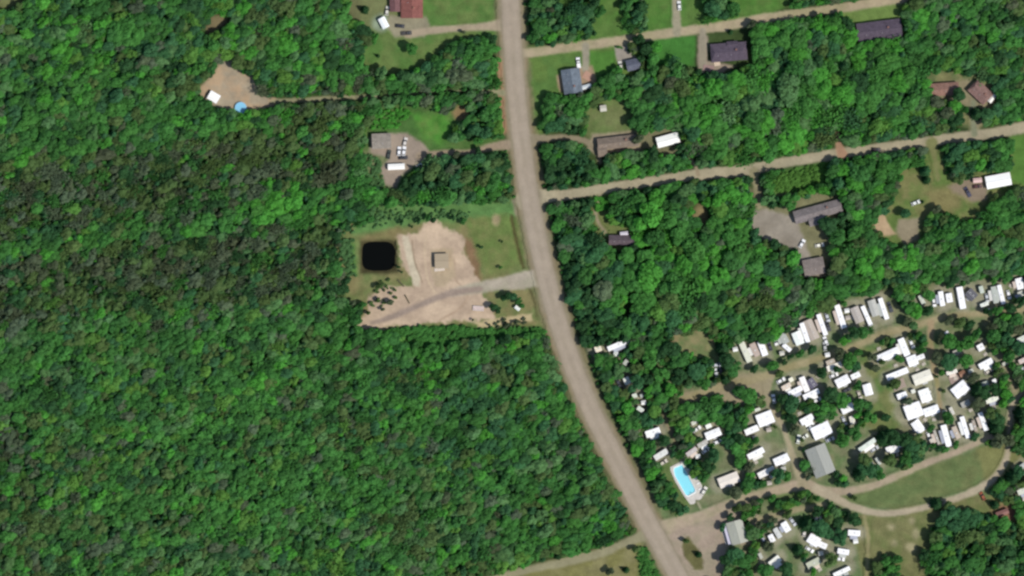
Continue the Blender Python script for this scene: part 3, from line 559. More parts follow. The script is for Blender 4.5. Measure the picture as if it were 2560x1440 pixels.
house((1985, 545, 2103, 513), 33, alb(134, 126, 124), 'long L shaped grey house beside the wide gravel yard', wings=((-1.5, -3.6, 8, 5, 0),))
house((2464, 458, 2526, 446), 32, (.87, .87, .84), 'dazzling white roofed house in the yard at the right edge', shingle=False, chimney=False, vents=0, rise=.7, wall=(.7, .7, .68))
house((2322, 226, 2396, 221), 32, alb(152, 118, 104), 'long reddish brown roofed house beside a turned brown one', chimney=False)
house((2430, 212, 2470, 250), 38, alb(140, 112, 104), 'diamond turned brown roofed house with a white porch', chimney=True, hip=1.5)
house((1030, -40, 1030, 46), 55, alb(142, 92, 84), 'red brown roofed house at the top edge above its drive')
house((986, -40, 988, 30), 26, alb(126, 92, 92), 'narrow dull purple roofed annex left of the red brown house', chimney=False, h=2.4, rise=1.0)
house((930, 354, 978, 352), 38, alb(150, 142, 130), 'grey flat roofed house in the gravel yard left of the main road', chimney=False, rise=.5, h=3.2)
house((1087, 653, 1122, 652), 37, alb(170, 154, 128), 'low tan roofed building in the middle of the dirt lot', chimney=False, rise=.35, h=2.6, vents=0, shingle=False, wall=(.35, .25, .27))
house((1700, -25, 1760, -34), 34, alb(140, 120, 104), 'tan roofed house at the very top edge beside a straight drive')
house(HALL[:4], HALL[4], alb(158, 160, 152), 'big pale grey roofed hall in the middle of the campground', name='hall', cat='hall', h=3.4, rise=1.3, shingle=False, chimney=False, vents=3)
off_ = house((1834, 1302, 1850, 1358), 42, alb(172, 174, 160), 'pale grey green roofed office at the campground entrance', name='office_building', cat='office', h=3.0, rise=.9, shingle=False, chimney=False)
mb = MB().box(-5.9, 5.0, -8.0+2.2, -4.3, 2.3, 2.45); mb.build('porch_roof', mat((.52, .5, .6), .6, .08, key='porch_roof'), off_)
MB().box(-5.4, 4.5, -7.0, -6.3, .0, .2).build('step', mat((.7, .66, .58), .8, key='concrete'), off_)
# sheds
def shed(ax, w, col, label, h=2.2, rise=.6, cat='shed', name='shed'): 
    c, L, rz = axis(*ax); Wd = w*S; root = empty(name, c, rz, label=label, cat=cat)
    MB().box(-L/2+.15, L/2-.15, -Wd/2+.15, Wd/2-.15, -.05, h).build('wall', mat(tuple(min(.8, c_*.8+.05) for c_ in col), .8, key='siding'), root)
    gable(L-.3, Wd-.3, h+.1, rise, .15).build('roof', mat(col, .5, .08, .9, streak=True, key='metal_roof'), root)
    MB().box(-.5, .5, -Wd/2+.11, -Wd/2+.15, .05, 1.95).build('door', mat((.3, .25, .2), .7, key='door_paint'), root)
    return root
house((2008, 672, 2060, 662), 42, alb(136, 126, 120), 'grey brown roofed building at the lower end of the wide gravel yard', chimney=False, rise=.7, wings=())
shed((523, 236, 547, 250), 23, (.87, .87, .85), 'bright white square shed in the clearing of the left woods')
shed((953, 45, 966, 70), 18, (.84, .87, .86), 'small bright white shed at the end of the top left drive')
shed((970, 418, 1012, 416), 15, (.86, .84, .78), 'long white shipping shed below the grey flat roofed house', cat='shed')
shed((1288, 766, 1299, 775), 9, (.82, .84, .78), 'tiny white shed under the trees of the dirt lot entrance')
shed((1550, 585, 1570, 583), 10, (.66, .62, .68), 'little pale shed roof against the small purple brown house')
shed((2432, 452, 2454, 450), 12, (.66, .46, .42), 'small pink roofed shed left of the dazzling white roofed house')
shed((655, 212, 668, 225), 20, (.10, .08, .06), 'dark brown shed beside the left woods clearing')
shed((2472, 256, 2486, 236), 11, (.82, .8, .74), 'white porch shed at the corner of the diamond turned house')
shed((1448, 222, 1478, 214), 11, (.6, .64, .64), 'pale grey lean-to behind the blue grey corner house')
shed((1500, 272, 1516, 270), 16, (.5, .48, .4), 'pale grey shed on the lawn above the long tan house')
shed((2398, 938, 2412, 930), 14, (.3, .16, .1), 'rusty brown shed beside the thin white camper')
shed((2490, 1288, 2520, 1276), 14, (.24, .12, .1), 'low red brown shed at the lower right corner woods')
# deck beside purple house
def deck(ax, w, col, label):
    c, L, rz = axis(*ax); Wd = w*S; root = empty('deck', c, rz, label=label, cat='deck'); m = mat(col, .8, .15, 2, key='deck_wood'); n = max(4, int(Wd/.45))
    for k in range(n):
        y = -Wd/2+k*Wd/n; MB().box(-L/2, L/2, y, y+Wd/n-.05, .35, .42).build('plank', m, root)
    for sx in (-1, 1):
        for sy in (-1, 1): MB().box(sx*(L/2-.1)-.07, sx*(L/2-.1)+.07, sy*(Wd/2-.15)-.07, sy*(Wd/2-.15)+.07, 0, .35).build('post', m, root)
deck((1758, 168, 1785, 172), 14, (.30, .2, .18), 'brown wooden deck left below the purple grey house')
deck((1460, 184, 1478, 196), 20, (.42, .25, .18), 'orange brown wooden deck at the blue grey corner house')
deck((1785, 160, 1800, 157), 12, (.62, .5, .38), 'pale wooden deck against the purple grey house')
deck((1086, 675, 1112, 672), 8, (.62, .54, .45), 'pale wooden porch below the low tan roofed building')
deck((2232, 968, 2262, 955), 24, (.34, .27, .22), 'wide brown deck between two campers of the double column')
deck((2374, 952, 2398, 942), 20, (.34, .26, .22), 'tan deck between the thin white camper and the big white one')
# round pool
rp = empty('round_pool', P(602, 270), 0, label='round blue above ground pool at the left woods clearing', cat='pool')
MB().cyl((0, 0, 0), 2.9, 1.1, 32).build('wall', mat((.12, .28, .42), .5, key='pool_wall'), rp)
MB().cyl((0, 0, 1.11), 2.7, .02, 32).build('water', mat_water('blue_water', (.22, .50, .68), .1), rp)
mb = MB(); n = 32
mb.add([(2.65*math.cos(2*math.pi*i/n), 2.65*math.sin(2*math.pi*i/n), 1.17) for i in range(n)]+[(3.0*math.cos(2*math.pi*i/n), 3.0*math.sin(2*math.pi*i/n), 1.17) for i in range(n)], [(i, n+i, n+(i+1) % n, (i+1) % n) for i in range(n)])
mb.build('rim', mat((.25, .45, .6), .5, key='pool_rim'), rp)

# ------------------------------------------------------------------ campers
M_VENT = mat((.6, .6, .58), .5, .05, key='vent_metal'); M_TRIM = mat((.45, .46, .46), .5, .05, key='trim'); M_STRIPE = mat((.2, .12, .1), .5, key='stripe')
ORD = ['first', 'second', 'third', 'fourth', 'fifth', 'sixth', 'seventh', 'eighth', 'ninth', 'tenth', 'eleventh', 'twelfth', 'thirteenth', 'fourteenth', 'fifteenth', 'sixteenth', 'seventeenth', 'eighteenth', 'nineteenth', 'twentieth',
       'twenty-first', 'twenty-second', 'twenty-third', 'twenty-fourth', 'twenty-fifth', 'twenty-sixth']
def cname(c):
    r, g, b = c; s = max(c)
    if s > .78: return 'cream' if b < .88*r else 'white'
    if s > .57: return 'pale grey' if r-b < .1 else 'beige'
    if s > .33: return 'grey' if r-b < .1 else 'tan'
    return 'dark'
def camper(x1, y1, x2, y2, w, col, label, group):
    c, L, rz = axis(x1, y1, x2, y2); Wd = w*S; col = tuple(min(.87, q*1.0) for q in col); wide = w > 19 and L > 3
    root = empty('cabin' if wide else 'camper', c, rz, label=label, cat='cabin' if wide else 'camper', group=group)
    side = mat(tuple(min(.8, q*.85+.08) for q in col), .5, .05, key='siding'); rm = mat(col, .5, .13, .9, streak=True, key='camper_roof')
    h = 2.7 if not wide else 2.5
    small = L < 3.2
    if wide:
        MB().box(-L/2+.15, L/2-.15, -Wd/2+.15, Wd/2-.15, .1, h).build('body', side, root)
        r = gable(L-.3, Wd-.3, h+.1, .35, .15).build('roof', rm, root)
        for k in range(2): MB().box(-L*.25+k*L*.4, -L*.25+k*L*.4+.4, .4, .8, h+.25, h+.62).build('roof_vent', M_VENT, r)
        MB().box(-L/2, L/2, -.05, .05, h+.44, h+.5).build('ridge_cap', M_VENT, r)
        MB().box(-L*.1, L*.1+.8, -Wd/2-.9, -Wd/2+.14, .15, .3).build('step', M_TRIM, root)
    else:
        MB().rbox(-L/2, L/2, -Wd/2, Wd/2, .45, h-.06, min(.3, Wd*.2, L*.2)).build('body', side, root)
        r = MB().rbox(-L/2+.06, L/2-.06, -Wd/2+.06, Wd/2-.06, h-.06, h+.06, min(.28, Wd*.18, L*.18), top=.04).build('roof', rm, root)
        if not small:
            MB().rbox(-.1, .75, -.35, .35, h+.06, h+.32, .1).build('air_conditioner', M_VENT, r)
            for k in (-.33, .3): MB().box(L*k-.2, L*k+.2, -.2, .2, h+.06, h+.16).build('roof_vent', M_TRIM, r)
            if RNG.rand() < .75 and L > 5:
                MB().add([(-L*.3, -Wd/2-.02, 2.45), (L*.3, -Wd/2-.02, 2.45), (L*.3, -Wd/2-1.6, 2.15), (-L*.3, -Wd/2-1.6, 2.15), (-L*.3, -Wd/2-.02, 2.41), (L*.3, -Wd/2-.02, 2.41), (L*.3, -Wd/2-1.6, 2.11), (-L*.3, -Wd/2-1.6, 2.11)],
                         [(0, 3, 2, 1), (4, 5, 6, 7), (3, 7, 6, 2), (0, 4, 7, 3), (1, 2, 6, 5), (0, 1, 5, 4)]).build('awning', mat([(.7, .68, .62), (.45, .47, .43), (.6, .5, .42), (.36, .38, .44), (.8, .8, .76)][RNG.randint(5)], .7, .08, key='awning_cloth'), root)
            MB().box(-L/2-.9, -L/2+.05, -.08, .08, .45, .58).build('hitch', M_TYRE, root)
        for sy in (-1, 1): MB().cyl((0, sy*(Wd/2-.2)-.1, .35), .35, .2, 12, 'y').build('wheel', M_TYRE, root)
    for sy in (-1, 1):
        y = sy*(Wd/2-(.15 if wide else 0)); y0, y1_ = sorted((y, y+sy*.03))
        for k in ((-.3, .25) if not small else (0,)): MB().box(L*k-.4, L*k+.4, y0, y1_, 1.3, 1.95).build('window', M_GLASS, root)
    y = -(Wd/2-(.15 if wide else 0))
    if not small: MB().box(-.05, .6, y-.035, y, .55, 2.35).build('door', M_TRIM, root)
ALLRV = []
for row, items in RV.items():
    horizontal = row.startswith(('row', 'bottom'))
    items = sorted(items, key=(lambda t: t[0]+t[2]) if horizontal else (lambda t: t[1]+t[3]))
    for i, (x1, y1, x2, y2, w, c) in enumerate(items):
        Lp = math.hypot(x2-x1, y2-y1); size = 'large' if w > 24 else 'tiny' if Lp < 16 else 'small' if Lp < 28 else 'long' if Lp > 45 else 'medium'
        lab = f"{size} {cname(c)} {'cabin' if w > 19 else 'camper'}, {ORD[i]} from the {'left' if horizontal else 'top'} in the {row}"
        camper(x1, y1, x2, y2, w, c, lab, 'campers of the '+row); ALLRV.append((x1, y1, x2, y2, w))

# ------------------------------------------------------------------ cars
def car(x, y, ang, col, label, L=4.6, Wd=1.85, pickup=False, name='parked_car'):
    root = empty(name, P(x, y), math.radians(ang), label=label, cat='pickup' if pickup else 'car', group='parked vehicles')
    bm = mat(col, .3, .03, spec=.5, key='car_paint'); hw = Wd/2
    prof = [(-L/2, .35), (-L/2, .75), (-L/2+.1, .92), (-L*.18, 1.0), (L*.2, .95), (L/2-.15, .78), (L/2, .6), (L/2, .35)]
    def extr(pr, w0, w1, zmid=.8):
        n = len(pr); vs = [(a, -(w1 if b > zmid else w0), b) for a, b in pr]+[(a, (w1 if b > zmid else w0), b) for a, b in pr]
        return MB().add(vs, [tuple(range(n)), tuple(range(2*n-1, n-1, -1))]+[(i, n+i, n+(i+1) % n, (i+1) % n) for i in range(n)])
    extr(prof, hw, hw-.06).build('body', bm, root)
    cab = [(-L*.05, .99), (.02*L, 1.5), (.16*L, 1.52), (.28*L, .96)] if pickup else [(-L*.42, .97), (-L*.33, 1.40), (L*.06, 1.43), (L*.22, .96)]
    extr(cab, hw-.1, hw-.26, 1.2).build('windows', M_GLASS, root)
    a, b = cab[1], cab[2]; MB().rbox(a[0]+.03, b[0]-.03, -hw+.28, hw-.28, a[1]-.01, b[1]+.04, .12, top=.02).build('car_roof', bm, root)
    for sx in (-.31, .31):
        for sy in (-1, 1):
            wv = MB().cyl((sx*L, sy*(hw-.1)-.1, .33), .33, .2, 14, 'y').build('wheel', M_TYRE, root)
            MB().cyl((sx*L, sy*(hw+.004)-.005, .33), .18, .01, 10, 'y').build('rim', M_VENT, wv)
    for sy in (-1, 1): MB().box(L/2-.02, L/2+.02, sy*(hw-.3)-.18, sy*(hw-.3)+.18, .6, .72).build('headlight', white(.9), root)
DK = (.03, .03, .035); WH = (.8, .8, .79)
CARS = [
 (1000, 65, -6, DK, 'dark car nearest the small bright white shed', 0), (1016, 83, 3, (.06, .055, .05), 'long dark pickup on the top left drive', 1), (968, 27, 80, (.6, .58, .5), 'pale car left of the red brown house', 0), (1009, 9, 5, (.62, .55, .5), 'beige car against the annex of the red brown house', 0),
 (1446, 157, 97, WH, 'white pickup on the drive of the blue grey corner house', 1), (1551, 164, 100, (.6, .58, .5), 'pale car at the small blue grey roof', 0), (1698, 14, 95, (.75, .76, .74), 'white car on the straight drive at the top', 0),
 (998, 378, 85, WH, 'left one of two white cars in the gravel yard', 0), (1010, 378, 82, WH, 'right one of two white cars in the gravel yard', 0), (1008, 394, 2, DK, 'black car below two white ones in the gravel yard', 0), (972, 386, 80, (.05, .06, .05), 'dark green car below the grey flat roofed house', 0),
 (1055, 421, 120, (.55, .58, .6), 'silver pickup in the shade beside the left gravel yard', 1), (1040, 424, 70, (.6, .52, .42), 'beige car in the shade beside the left gravel yard', 0), (1013, 355, 75, (.6, .56, .5), 'beige car at the top of the left gravel yard', 0),
 (2190, 374, -4, (.03, .02, .02), 'black car driving on the middle road', 0), (2005, 609, 60, WH, 'small white car on the grass of the wide gravel yard', 0), (2049, 613, 10, (.8, .78, .66), 'cream car right of the wide gravel yard', 0),
 (2042, 547, 100, (.7, .64, .58), 'white car against the long L shaped grey house', 0), (2452, 286, 30, WH, 'white car in the shade below the diamond turned house', 0), (2419, 480, 120, (.05, .05, .08), 'dark blue pickup left of the dazzling white house', 1), (2443, 466, 5, (.08, .03, .03), 'dark red car below the pink roofed shed', 0),
 (2289, 507, 20, (.7, .72, .68), 'pale car on the grass of the right yard', 0),
 (2064, 852, 110, WH, 'white car in front of the campers at the woods', 0), (2062, 866, 95, (.45, .46, .44), 'grey car below a white one near the woods row', 0), (1793, 912, 5, (.6, .62, .66), 'silver car in the shade left of the campground', 0), (1790, 932, 100, WH, 'white car below the silver one in the shade', 0), (1801, 924, 100, DK, 'black car beside the silver one in the shade', 0),
 (1934, 997, 100, (.72, .74, .74), 'white car left of the pink white campers', 0), (1996, 1098, 80, (.78, .8, .7), 'cream car left of the large white cabin', 0), (2010, 1093, 30, (.72, .74, .64), 'pale car between the cream car and the large white cabin', 0), (2027, 1066, 60, (.8, .8, .76), 'white car touching the corner of the large white cabin', 0),
 (2456, 1240, 118, (.26, .075, .03), 'rusty orange car on the grass by the curved track', 0), (1760, 1227, 60, (.7, .68, .6), 'cream car right of the swimming pool deck', 0), (2043, 1297, 10, (.62, .62, .56), 'pale car under the dark tree below the junction', 0), (2011, 1330, 80, (.66, .62, .56), 'beige car left of the white cabins below the junction', 0),
 (2372, 840, 125, (.78, .78, .82), 'white pickup at the fork of the dirt strip', 1), (2225, 768, 110, (.05, .055, .065), 'dark pickup right of the cream camper by the woods', 1), (1924, 866, 110, (.055, .05, .075), 'dark car right of the pink white camper', 0), (2070, 815, 108, (.06, .06, .07), 'dark van in the row along the woods', 1), (2324, 988, 100, (.6, .6, .55), 'pale car on the straight dirt strip', 0)]
for (x, y, a, c, lab, pk) in CARS: car(x, y, a, c, lab, 5.4 if pk else 4.6, 1.95 if pk else 1.85, bool(pk), 'parked_pickup' if pk else 'parked_car')
# more vehicles, picnic tables and garden sheds standing among the campers
def picnic_table(x, y, ang, label):
    root = empty('picnic_table', P(x, y), math.radians(ang), label=label, cat='picnic table', group='picnic tables among the campers'); m = mat((.55, .5, .42), .8, .15, 2, key='table_wood')
    for k in range(3): MB().box(-1.0, 1.0, -.38+k*.26, -.14+k*.26, .72, .76).build('plank', m, root)
    for sy in (-1, 1): MB().box(-1.0, 1.0, sy*.72-.13, sy*.72+.13, .42, .46).build('seat', m, root)
    for sx in (-1, 1): MB().add([(sx*.7-.04, -.7, 0), (sx*.7+.04, -.7, 0), (sx*.7+.04, -.1, .72), (sx*.7-.04, -.1, .72), (sx*.7-.04, -.6, 0), (sx*.7+.04, -.6, 0), (sx*.7+.04, .0, .72), (sx*.7-.04, .0, .72)], [(0, 1, 2, 3), (7, 6, 5, 4), (0, 4, 5, 1), (3, 2, 6, 7), (0, 3, 7, 4), (1, 5, 6, 2)]).build('leg', m, root)
RC = np.random.RandomState(21); _spots = []
def nearfree(x, y, rad):
    for (x1, y1, x2, y2, w) in ALLRV+[HALL]:
        if sd_line([(x1, y1, w), (x2, y2, w)], np.array([float(x)]), np.array([float(y)]))[0] < rad: return False
    if any(math.hypot(x-c[0], y-c[1]) < 14 for c in CARS) or any(math.hypot(x-a, y-b) < 17 for a, b in _spots): return False
    if any(math.hypot(x-t, y-u) < q for t, u, q in ((2295, 1060, 4),)): return False
    return True
for row, items in RV.items():
    horizontal = row.startswith(('row', 'bottom')); items = sorted(items, key=(lambda t: t[0]+t[2]) if horizontal else (lambda t: t[1]+t[3]))
    for i, (x1, y1, x2, y2, w, c) in enumerate(items):
        if math.hypot(x2-x1, y2-y1) < 16: continue
        for (sg, off) in ((1, 13), (-1, 13), (1, 20)):
            tx, ty = (x2-x1), (y2-y1); L_ = math.hypot(tx, ty); nx_, ny_ = -ty/L_*sg, tx/L_*sg; f = RC.uniform(.25, .75)
            x = x1+tx*f+nx_*(w/2+off); y = y1+ty*f+ny_*(w/2+off)
            if not nearfree(x, y, 6) or RC.rand() < .08: continue
            side = ('right of' if nx_ > 0 else 'left of') if abs(nx_) > abs(ny_) else ('below' if ny_ > 0 else 'above')
            who = f"the {ORD[i]} camper of the {row}"; u = RC.rand(); ang = math.degrees(math.atan2(-ty, tx)); _spots.append((x, y))
            if u < .45:
                cn, cc = [('white', (.8, .8, .79)), ('silver', (.5, .52, .54)), ('dark', (.05, .05, .06)), ('beige', (.55, .5, .42)), ('white', (.78, .78, .76))][RC.randint(5)]
                car(x, y, ang+RC.uniform(-8, 8), cc, f"{cn} car {side} {who}")
            elif u < .72: picnic_table(x, y, ang+RC.uniform(-20, 20), f"picnic table {side} {who}")
            else: shed((x-6, y+1, x+6, y-1), 11, [(.8, .8, .76), (.6, .58, .5), (.45, .4, .34)][RC.randint(3)], f"garden shed {side} {who}")
            break
# timber frame and log piles in the dirt lot
fr = empty('trailer_frame', P(1196, 771), math.radians(-4), label='pale open flatbed trailer beside the dark bushes of the dirt lot', cat='trailer')
MB().box(-2.8, 2.8, -1.1, 1.1, .6, .72).build('bed', mat((.52, .42, .38), .8, .15, key='deck_wood'), fr)
for sy in (-1, 1): MB().box(-2.8, 2.8, sy*1.1-.06, sy*1.1+.06, .72, 1.1).build('side_rail', M_VENT, fr); MB().cyl((0, sy*1.0-.1, .35), .35, .2, 12, 'y').build('wheel', M_TYRE, fr)
for (x, y, a, lab) in ((1002, 708, -48, 'dark log lying below the pond'), (1018, 748, -62, 'dark log lying on the dirt above the track')):
    lg = MB().cyl((-2.4, 0, .35), .35, 4.8, 8, 'x', .25).build('log', M_BARK); lg.location = P(x, y); lg.rotation_euler = (0, 0, math.radians(a)); tag(lg, lab, 'log')

# ------------------------------------------------------------------ TREES
def crown_mesh(name, seed, kind):
    r = np.random.RandomState(seed); V = []; F = []; A = []; nv = 0
    def quads(cen, nor, size, val):
        nonlocal nv
        n = len(cen); nor = nor/np.linalg.norm(nor, axis=1)[:, None]; t = np.cross(nor, r.normal(size=(n, 3))); t /= np.linalg.norm(t, axis=1)[:, None]; b = np.cross(nor, t)
        s = size[:, None]; q = np.stack([cen-t*s-b*s*.6, cen+t*s*.9-b*s, cen+t*s+b*s*.8, cen-t*s*.7+b*s], 1)
        V.append(q.reshape(-1, 3)); F.append(np.arange(nv, nv+4*n).reshape(-1, 4)); A.append(np.repeat(val, 4)); nv += 4*n
    if kind == 'leafy':
        nb = r.randint(9, 14); cs = []; rs = []
        for k in range(nb):
            a = r.rand()*6.283; rr = math.sqrt(r.rand())*.62 if k else 0; cs.append((rr*math.cos(a), rr*math.sin(a), .80-rr*rr*.42+r.uniform(-.05, .07))); rs.append(r.uniform(.24, .42))
        ang = [1+.18*math.sin(3*t+seed) for t in range(3)]
        for (c, q) in zip(cs, rs):
            n = int(95*(q/.33)**2); d = r.normal(size=(n, 3)); d /= np.linalg.norm(d, axis=1)[:, None]; d[:, 2] = np.abs(d[:, 2])*np.where(r.rand(n) < .8, 1, -1)
            rad = q*r.uniform(.72, 1.08, n)[:, None]; cen = np.array(c)+d*rad*np.array([1, 1, .42])
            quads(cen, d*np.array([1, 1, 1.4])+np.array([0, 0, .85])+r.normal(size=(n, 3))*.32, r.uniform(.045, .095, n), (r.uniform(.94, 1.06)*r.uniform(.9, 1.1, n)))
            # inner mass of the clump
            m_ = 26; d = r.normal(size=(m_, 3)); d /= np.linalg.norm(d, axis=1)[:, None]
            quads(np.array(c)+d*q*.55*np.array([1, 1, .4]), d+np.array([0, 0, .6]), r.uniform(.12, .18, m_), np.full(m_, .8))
    elif kind == 'conifer':
        tiers = 11
        for k in range(tiers):
            t = k/(tiers-1); z = .12+.86*t; R = (1-t)**.8*.98+.05; nbn = int(9+9*(1-t)); a0 = r.rand()*6.283
            for j in range(nbn):
                a = a0+6.283*j/nbn+r.uniform(-.15, .15); L = R*r.uniform(.75, 1.1); m_ = max(3, int(8*L+2))
                f = np.linspace(.15, 1, m_); cen = np.stack([math.cos(a)*L*f, math.sin(a)*L*f, z-f*L*.10+r.normal(size=m_)*.01], 1)
                nor = np.tile([math.cos(a)*.35, math.sin(a)*.35, 1], (m_, 1))+r.normal(size=(m_, 3))*.3
                quads(cen, nor, (.13-.06*f)*r.uniform(.8, 1.2, m_), r.uniform(.8, 1.15, m_))
    else:   # thin, grey olive crown with streaky limbs
        for k in range(17):
            a = r.rand()*6.283; L = r.uniform(.5, 1.05); m_ = 12; f = np.linspace(.1, 1, m_)
            cen = np.stack([math.cos(a)*L*f, math.sin(a)*L*f, .62+.36*f*(1-.45*f)+r.normal(size=m_)*.03], 1)+r.normal(size=(m_, 3))*.045
            quads(cen, np.array([math.cos(a)*.4, math.sin(a)*.4, 1])+r.normal(size=(m_, 3))*.5, r.uniform(.05, .10, m_), r.uniform(.75, 1.25, m_))
        m_ = 190; d = r.normal(size=(m_, 3))*np.array([.42, .42, .09])+np.array([0, 0, .72]); quads(d, r.normal(size=(m_, 3))*.5+np.array([0, 0, 1]), r.uniform(.05, .1, m_), r.uniform(.7, 1.2, m_))
    V = np.vstack(V).astype(np.float32); F = np.vstack(F); A = np.concatenate(A).astype(np.float32)
    me = bpy.data.meshes.new(name); me.vertices.add(len(V)); me.vertices.foreach_set('co', V.ravel()); nf = len(F); me.loops.add(nf*4); me.polygons.add(nf)
    me.loops.foreach_set('vertex_index', F.ravel().astype(np.int32)); me.polygons.foreach_set('loop_start', np.arange(0, nf*4, 4, dtype=np.int32)); me.polygons.foreach_set('loop_total', np.full(nf, 4, np.int32))
    me.update(calc_edges=True); at = me.attributes.new('leafv', 'FLOAT', 'POINT'); at.data.foreach_set('value', A); me.materials.append(M_LEAF); return me
CROWN = {'leafy': [crown_mesh('leafy_crown', 10+i, 'leafy') for i in range(7)], 'conifer': [crown_mesh('conifer_crown', 40+i, 'conifer') for i in range(4)], 'thin': [crown_mesh('thin_crown', 70+i, 'thin') for i in range(5)]}
mb = MB(); mb.cyl((0, 0, 0), .05, .5, 7, 'z', .035); mb.cyl((0, 0, .5), .035, .35, 6, 'z', .01)
for k in range(5):
    a = k*1.3; ca, sa = math.cos(a), math.sin(a); mb.add([(0, 0, .42+k*.04), (.03*sa, -.03*ca, .42+k*.04), (.3*ca, .3*sa, .6+k*.03), (0, 0, .46+k*.04)], [(0, 1, 2), (1, 3, 2), (3, 0, 2)])
TRUNK = bpy.data.meshes.new('trunk'); TRUNK.from_pydata(mb.v, [], mb.f); TRUNK.materials.append(M_BARK)

# tint families (photo colours)
KT = 1.9
TINT = dict(green=(57, 101, 41), bright=(62, 117, 40), mid=(51, 90, 39), blue=(49, 84, 46), dark=(42, 70, 36), olive=(67, 87, 47), grey=(71, 85, 61), brown=(68, 78, 54), lime=(72, 108, 42), pale=(70, 102, 54))
TN_ = {k: np.array(alb(*v))*np.array([1.0, 1, 1.1 if k in ('grey', 'brown', 'olive') else 1.3])*KT for k, v in TINT.items()}
def zone_w(x, y):
    """weights of the tint families over the woods"""
    w = dict(green=1.6, mid=1.3, blue=.5, bright=.35, olive=.45, grey=.22, dark=.4, brown=.05, lime=.2, pale=.5)
    def g(cx, cy, rx, ry): return math.exp(-((x-cx)/rx)**2-((y-cy)/ry)**2)
    top = 345+.10*max(0, 600-x)-.06*x; bot = 800-.10*(x-400)+40*(float(vnoise(x, y, 120, 61))-.5)*2
    strip = math.exp(-((y-float(np.interp(x, [0, 300, 600, 860], [632, 588, 556, 520])))/26)**2)
    br = max(0, min(1, (y-top)/60))*max(0, min(1, (bot-y)/60))*max(0, min(1, (900-x)/80))*(1-strip)*(1-g(700, 500, 140, 50)*.8)*(.55+.9*float(vnoise(x, y, 90, 63)))
    br = min(1, br+g(820, 280, 100, 40)*.6+g(30, 1100, 90, 120)*.45+g(120, 1330, 140, 90)*.3+g(900, 1080, 60, 120)*.35)
    w['brown'] += 1.5*br; w['grey'] += 3.0*br; w['olive'] += 3.4*br; w['green'] *= 1-.85*br; w['mid'] *= 1-.6*br; w['bright'] *= 1-.9*br; w['dark'] += .8*br; w['pale'] *= 1-.5*br; w['green'] += 3*strip*(x < 870); w['bright'] += .8*strip*(x < 870)
    sw = g(700, 1130, 600, 260); w['green'] += 2.2*sw; w['mid'] += 1.4*sw; w['olive'] += .4*sw; w['lime'] += .3*sw; w['blue'] *= 1-.4*sw; w['bright'] *= 1-.3*sw; w['dark'] *= 1-.6*sw; w['brown'] *= 1-.9*sw; w['grey'] *= 1-.4*sw
    se = g(1230, 980, 190, 130); w['blue'] += 1.2*se; w['mid'] += 1.2*se; w['green'] += .5*se
    ne = min(1, g(1950, 250, 260, 140)+g(1720, 620, 190, 110)+g(2150, 640, 150, 80)*.4+g(1640, 740, 110, 70)+g(2080, 440, 80, 40)); w['bright'] += 2.6*ne; w['green'] += 2.0*ne; w['olive'] *= 1-.7*ne; w['grey'] *= 1-.8*ne; w['dark'] *= 1-.4*ne
    cf = min(1, g(1430, 640, 70, 180)+g(1140, 440, 130, 60)+g(1400, 60, 80, 70)+g(2450, 1370, 130, 80)+g(1440, 430, 60, 50)+g(1500, 820, 70, 50)+g(2400, 400, 60, 40)); w['dark'] += 1.6*cf; w['blue'] += 2.2*cf; w['bright'] *= 1-.9*cf; w['green'] *= 1-.5*cf; w['pale'] += .5*cf
    gr = min(1, g(700, 500, 140, 50)+g(260, 240, 160, 90)*.7+g(550, 280, 120, 30)); w['bright'] += 1.2*gr; w['green'] += gr
    dk = g(1900, 770, 220, 50); w['olive'] += 1.6*dk; w['grey'] += 1.0*dk; w['bright'] *= 1-.8*dk
    return w, br, ne, cf, sw
keys = list(TINT)
def pick_tint(x, y, r):
    w, *_ = zone_w(x, y)
    # neighbours of a kind grow together
    for i, k in enumerate(keys): w[k] *= (.05+4*float(vnoise(x, y, 46, i*5+30))**3)*(.3+2*float(vnoise(x, y, 150, i*3+70)))
    p = np.array([w[k] for k in keys]); k = keys[r.choice(len(keys), p=p/p.sum())]
    return TN_[k]*r.uniform(.9, 1.1)*(.84+.32*float(vnoise(x, y, 30, 99)))*np.array([r.uniform(.95, 1.05), 1, r.uniform(.94, 1.06)]), k
# where trees may stand
gxs = np.arange(-100, 2661, 4.0); gys = np.arange(-100, 1541, 4.0); GX, GY_ = np.meshgrid(gxs, gys)
openf = np.full(GX.shape, 1e9)
for k, v in OPEN.items(): openf = np.minimum(openf, sd_poly(v, GX, GY_))
campf = sd_poly(CAMP, GX, GY_)
roadf = sd_line(withw(MAIN, 78), GX, GY_)
rest = np.full(GX.shape, 1e9)
for L in LAYERS[len(GROUND_LAYERS):]:
    if L.kind == 'line' and L.pts[:, 2].max() > 3 and len(L.pts) > 1 and not (L.seed and np.array_equal(L.pts[:, :2], MAIN)):
        b = L.bb; i0, i1 = np.searchsorted(gxs, [b[0]-60, b[2]+60]); j0, j1 = np.searchsorted(gys, [b[1]-60, b[3]+60])
        rest[j0:j1, i0:i1] = np.minimum(rest[j0:j1, i0:i1], sd_line(L.pts, GX[j0:j1, i0:i1], GY_[j0:j1, i0:i1]))
rvf = np.full(GX.shape, 1e9)
for (x1, y1, x2, y2, w) in ALLRV+[HALL, (1834, 1302, 1850, 1358, 46), (1684, 1172, 1735, 1245, 50)]:
    rvf = np.minimum(rvf, sd_line([(x1, y1, w), (x2, y2, w)], GX, GY_))
for (x, y) in [c[:2] for c in CARS]+_spots: rvf = np.minimum(rvf, np.hypot(GX-x, GY_-y)-9)
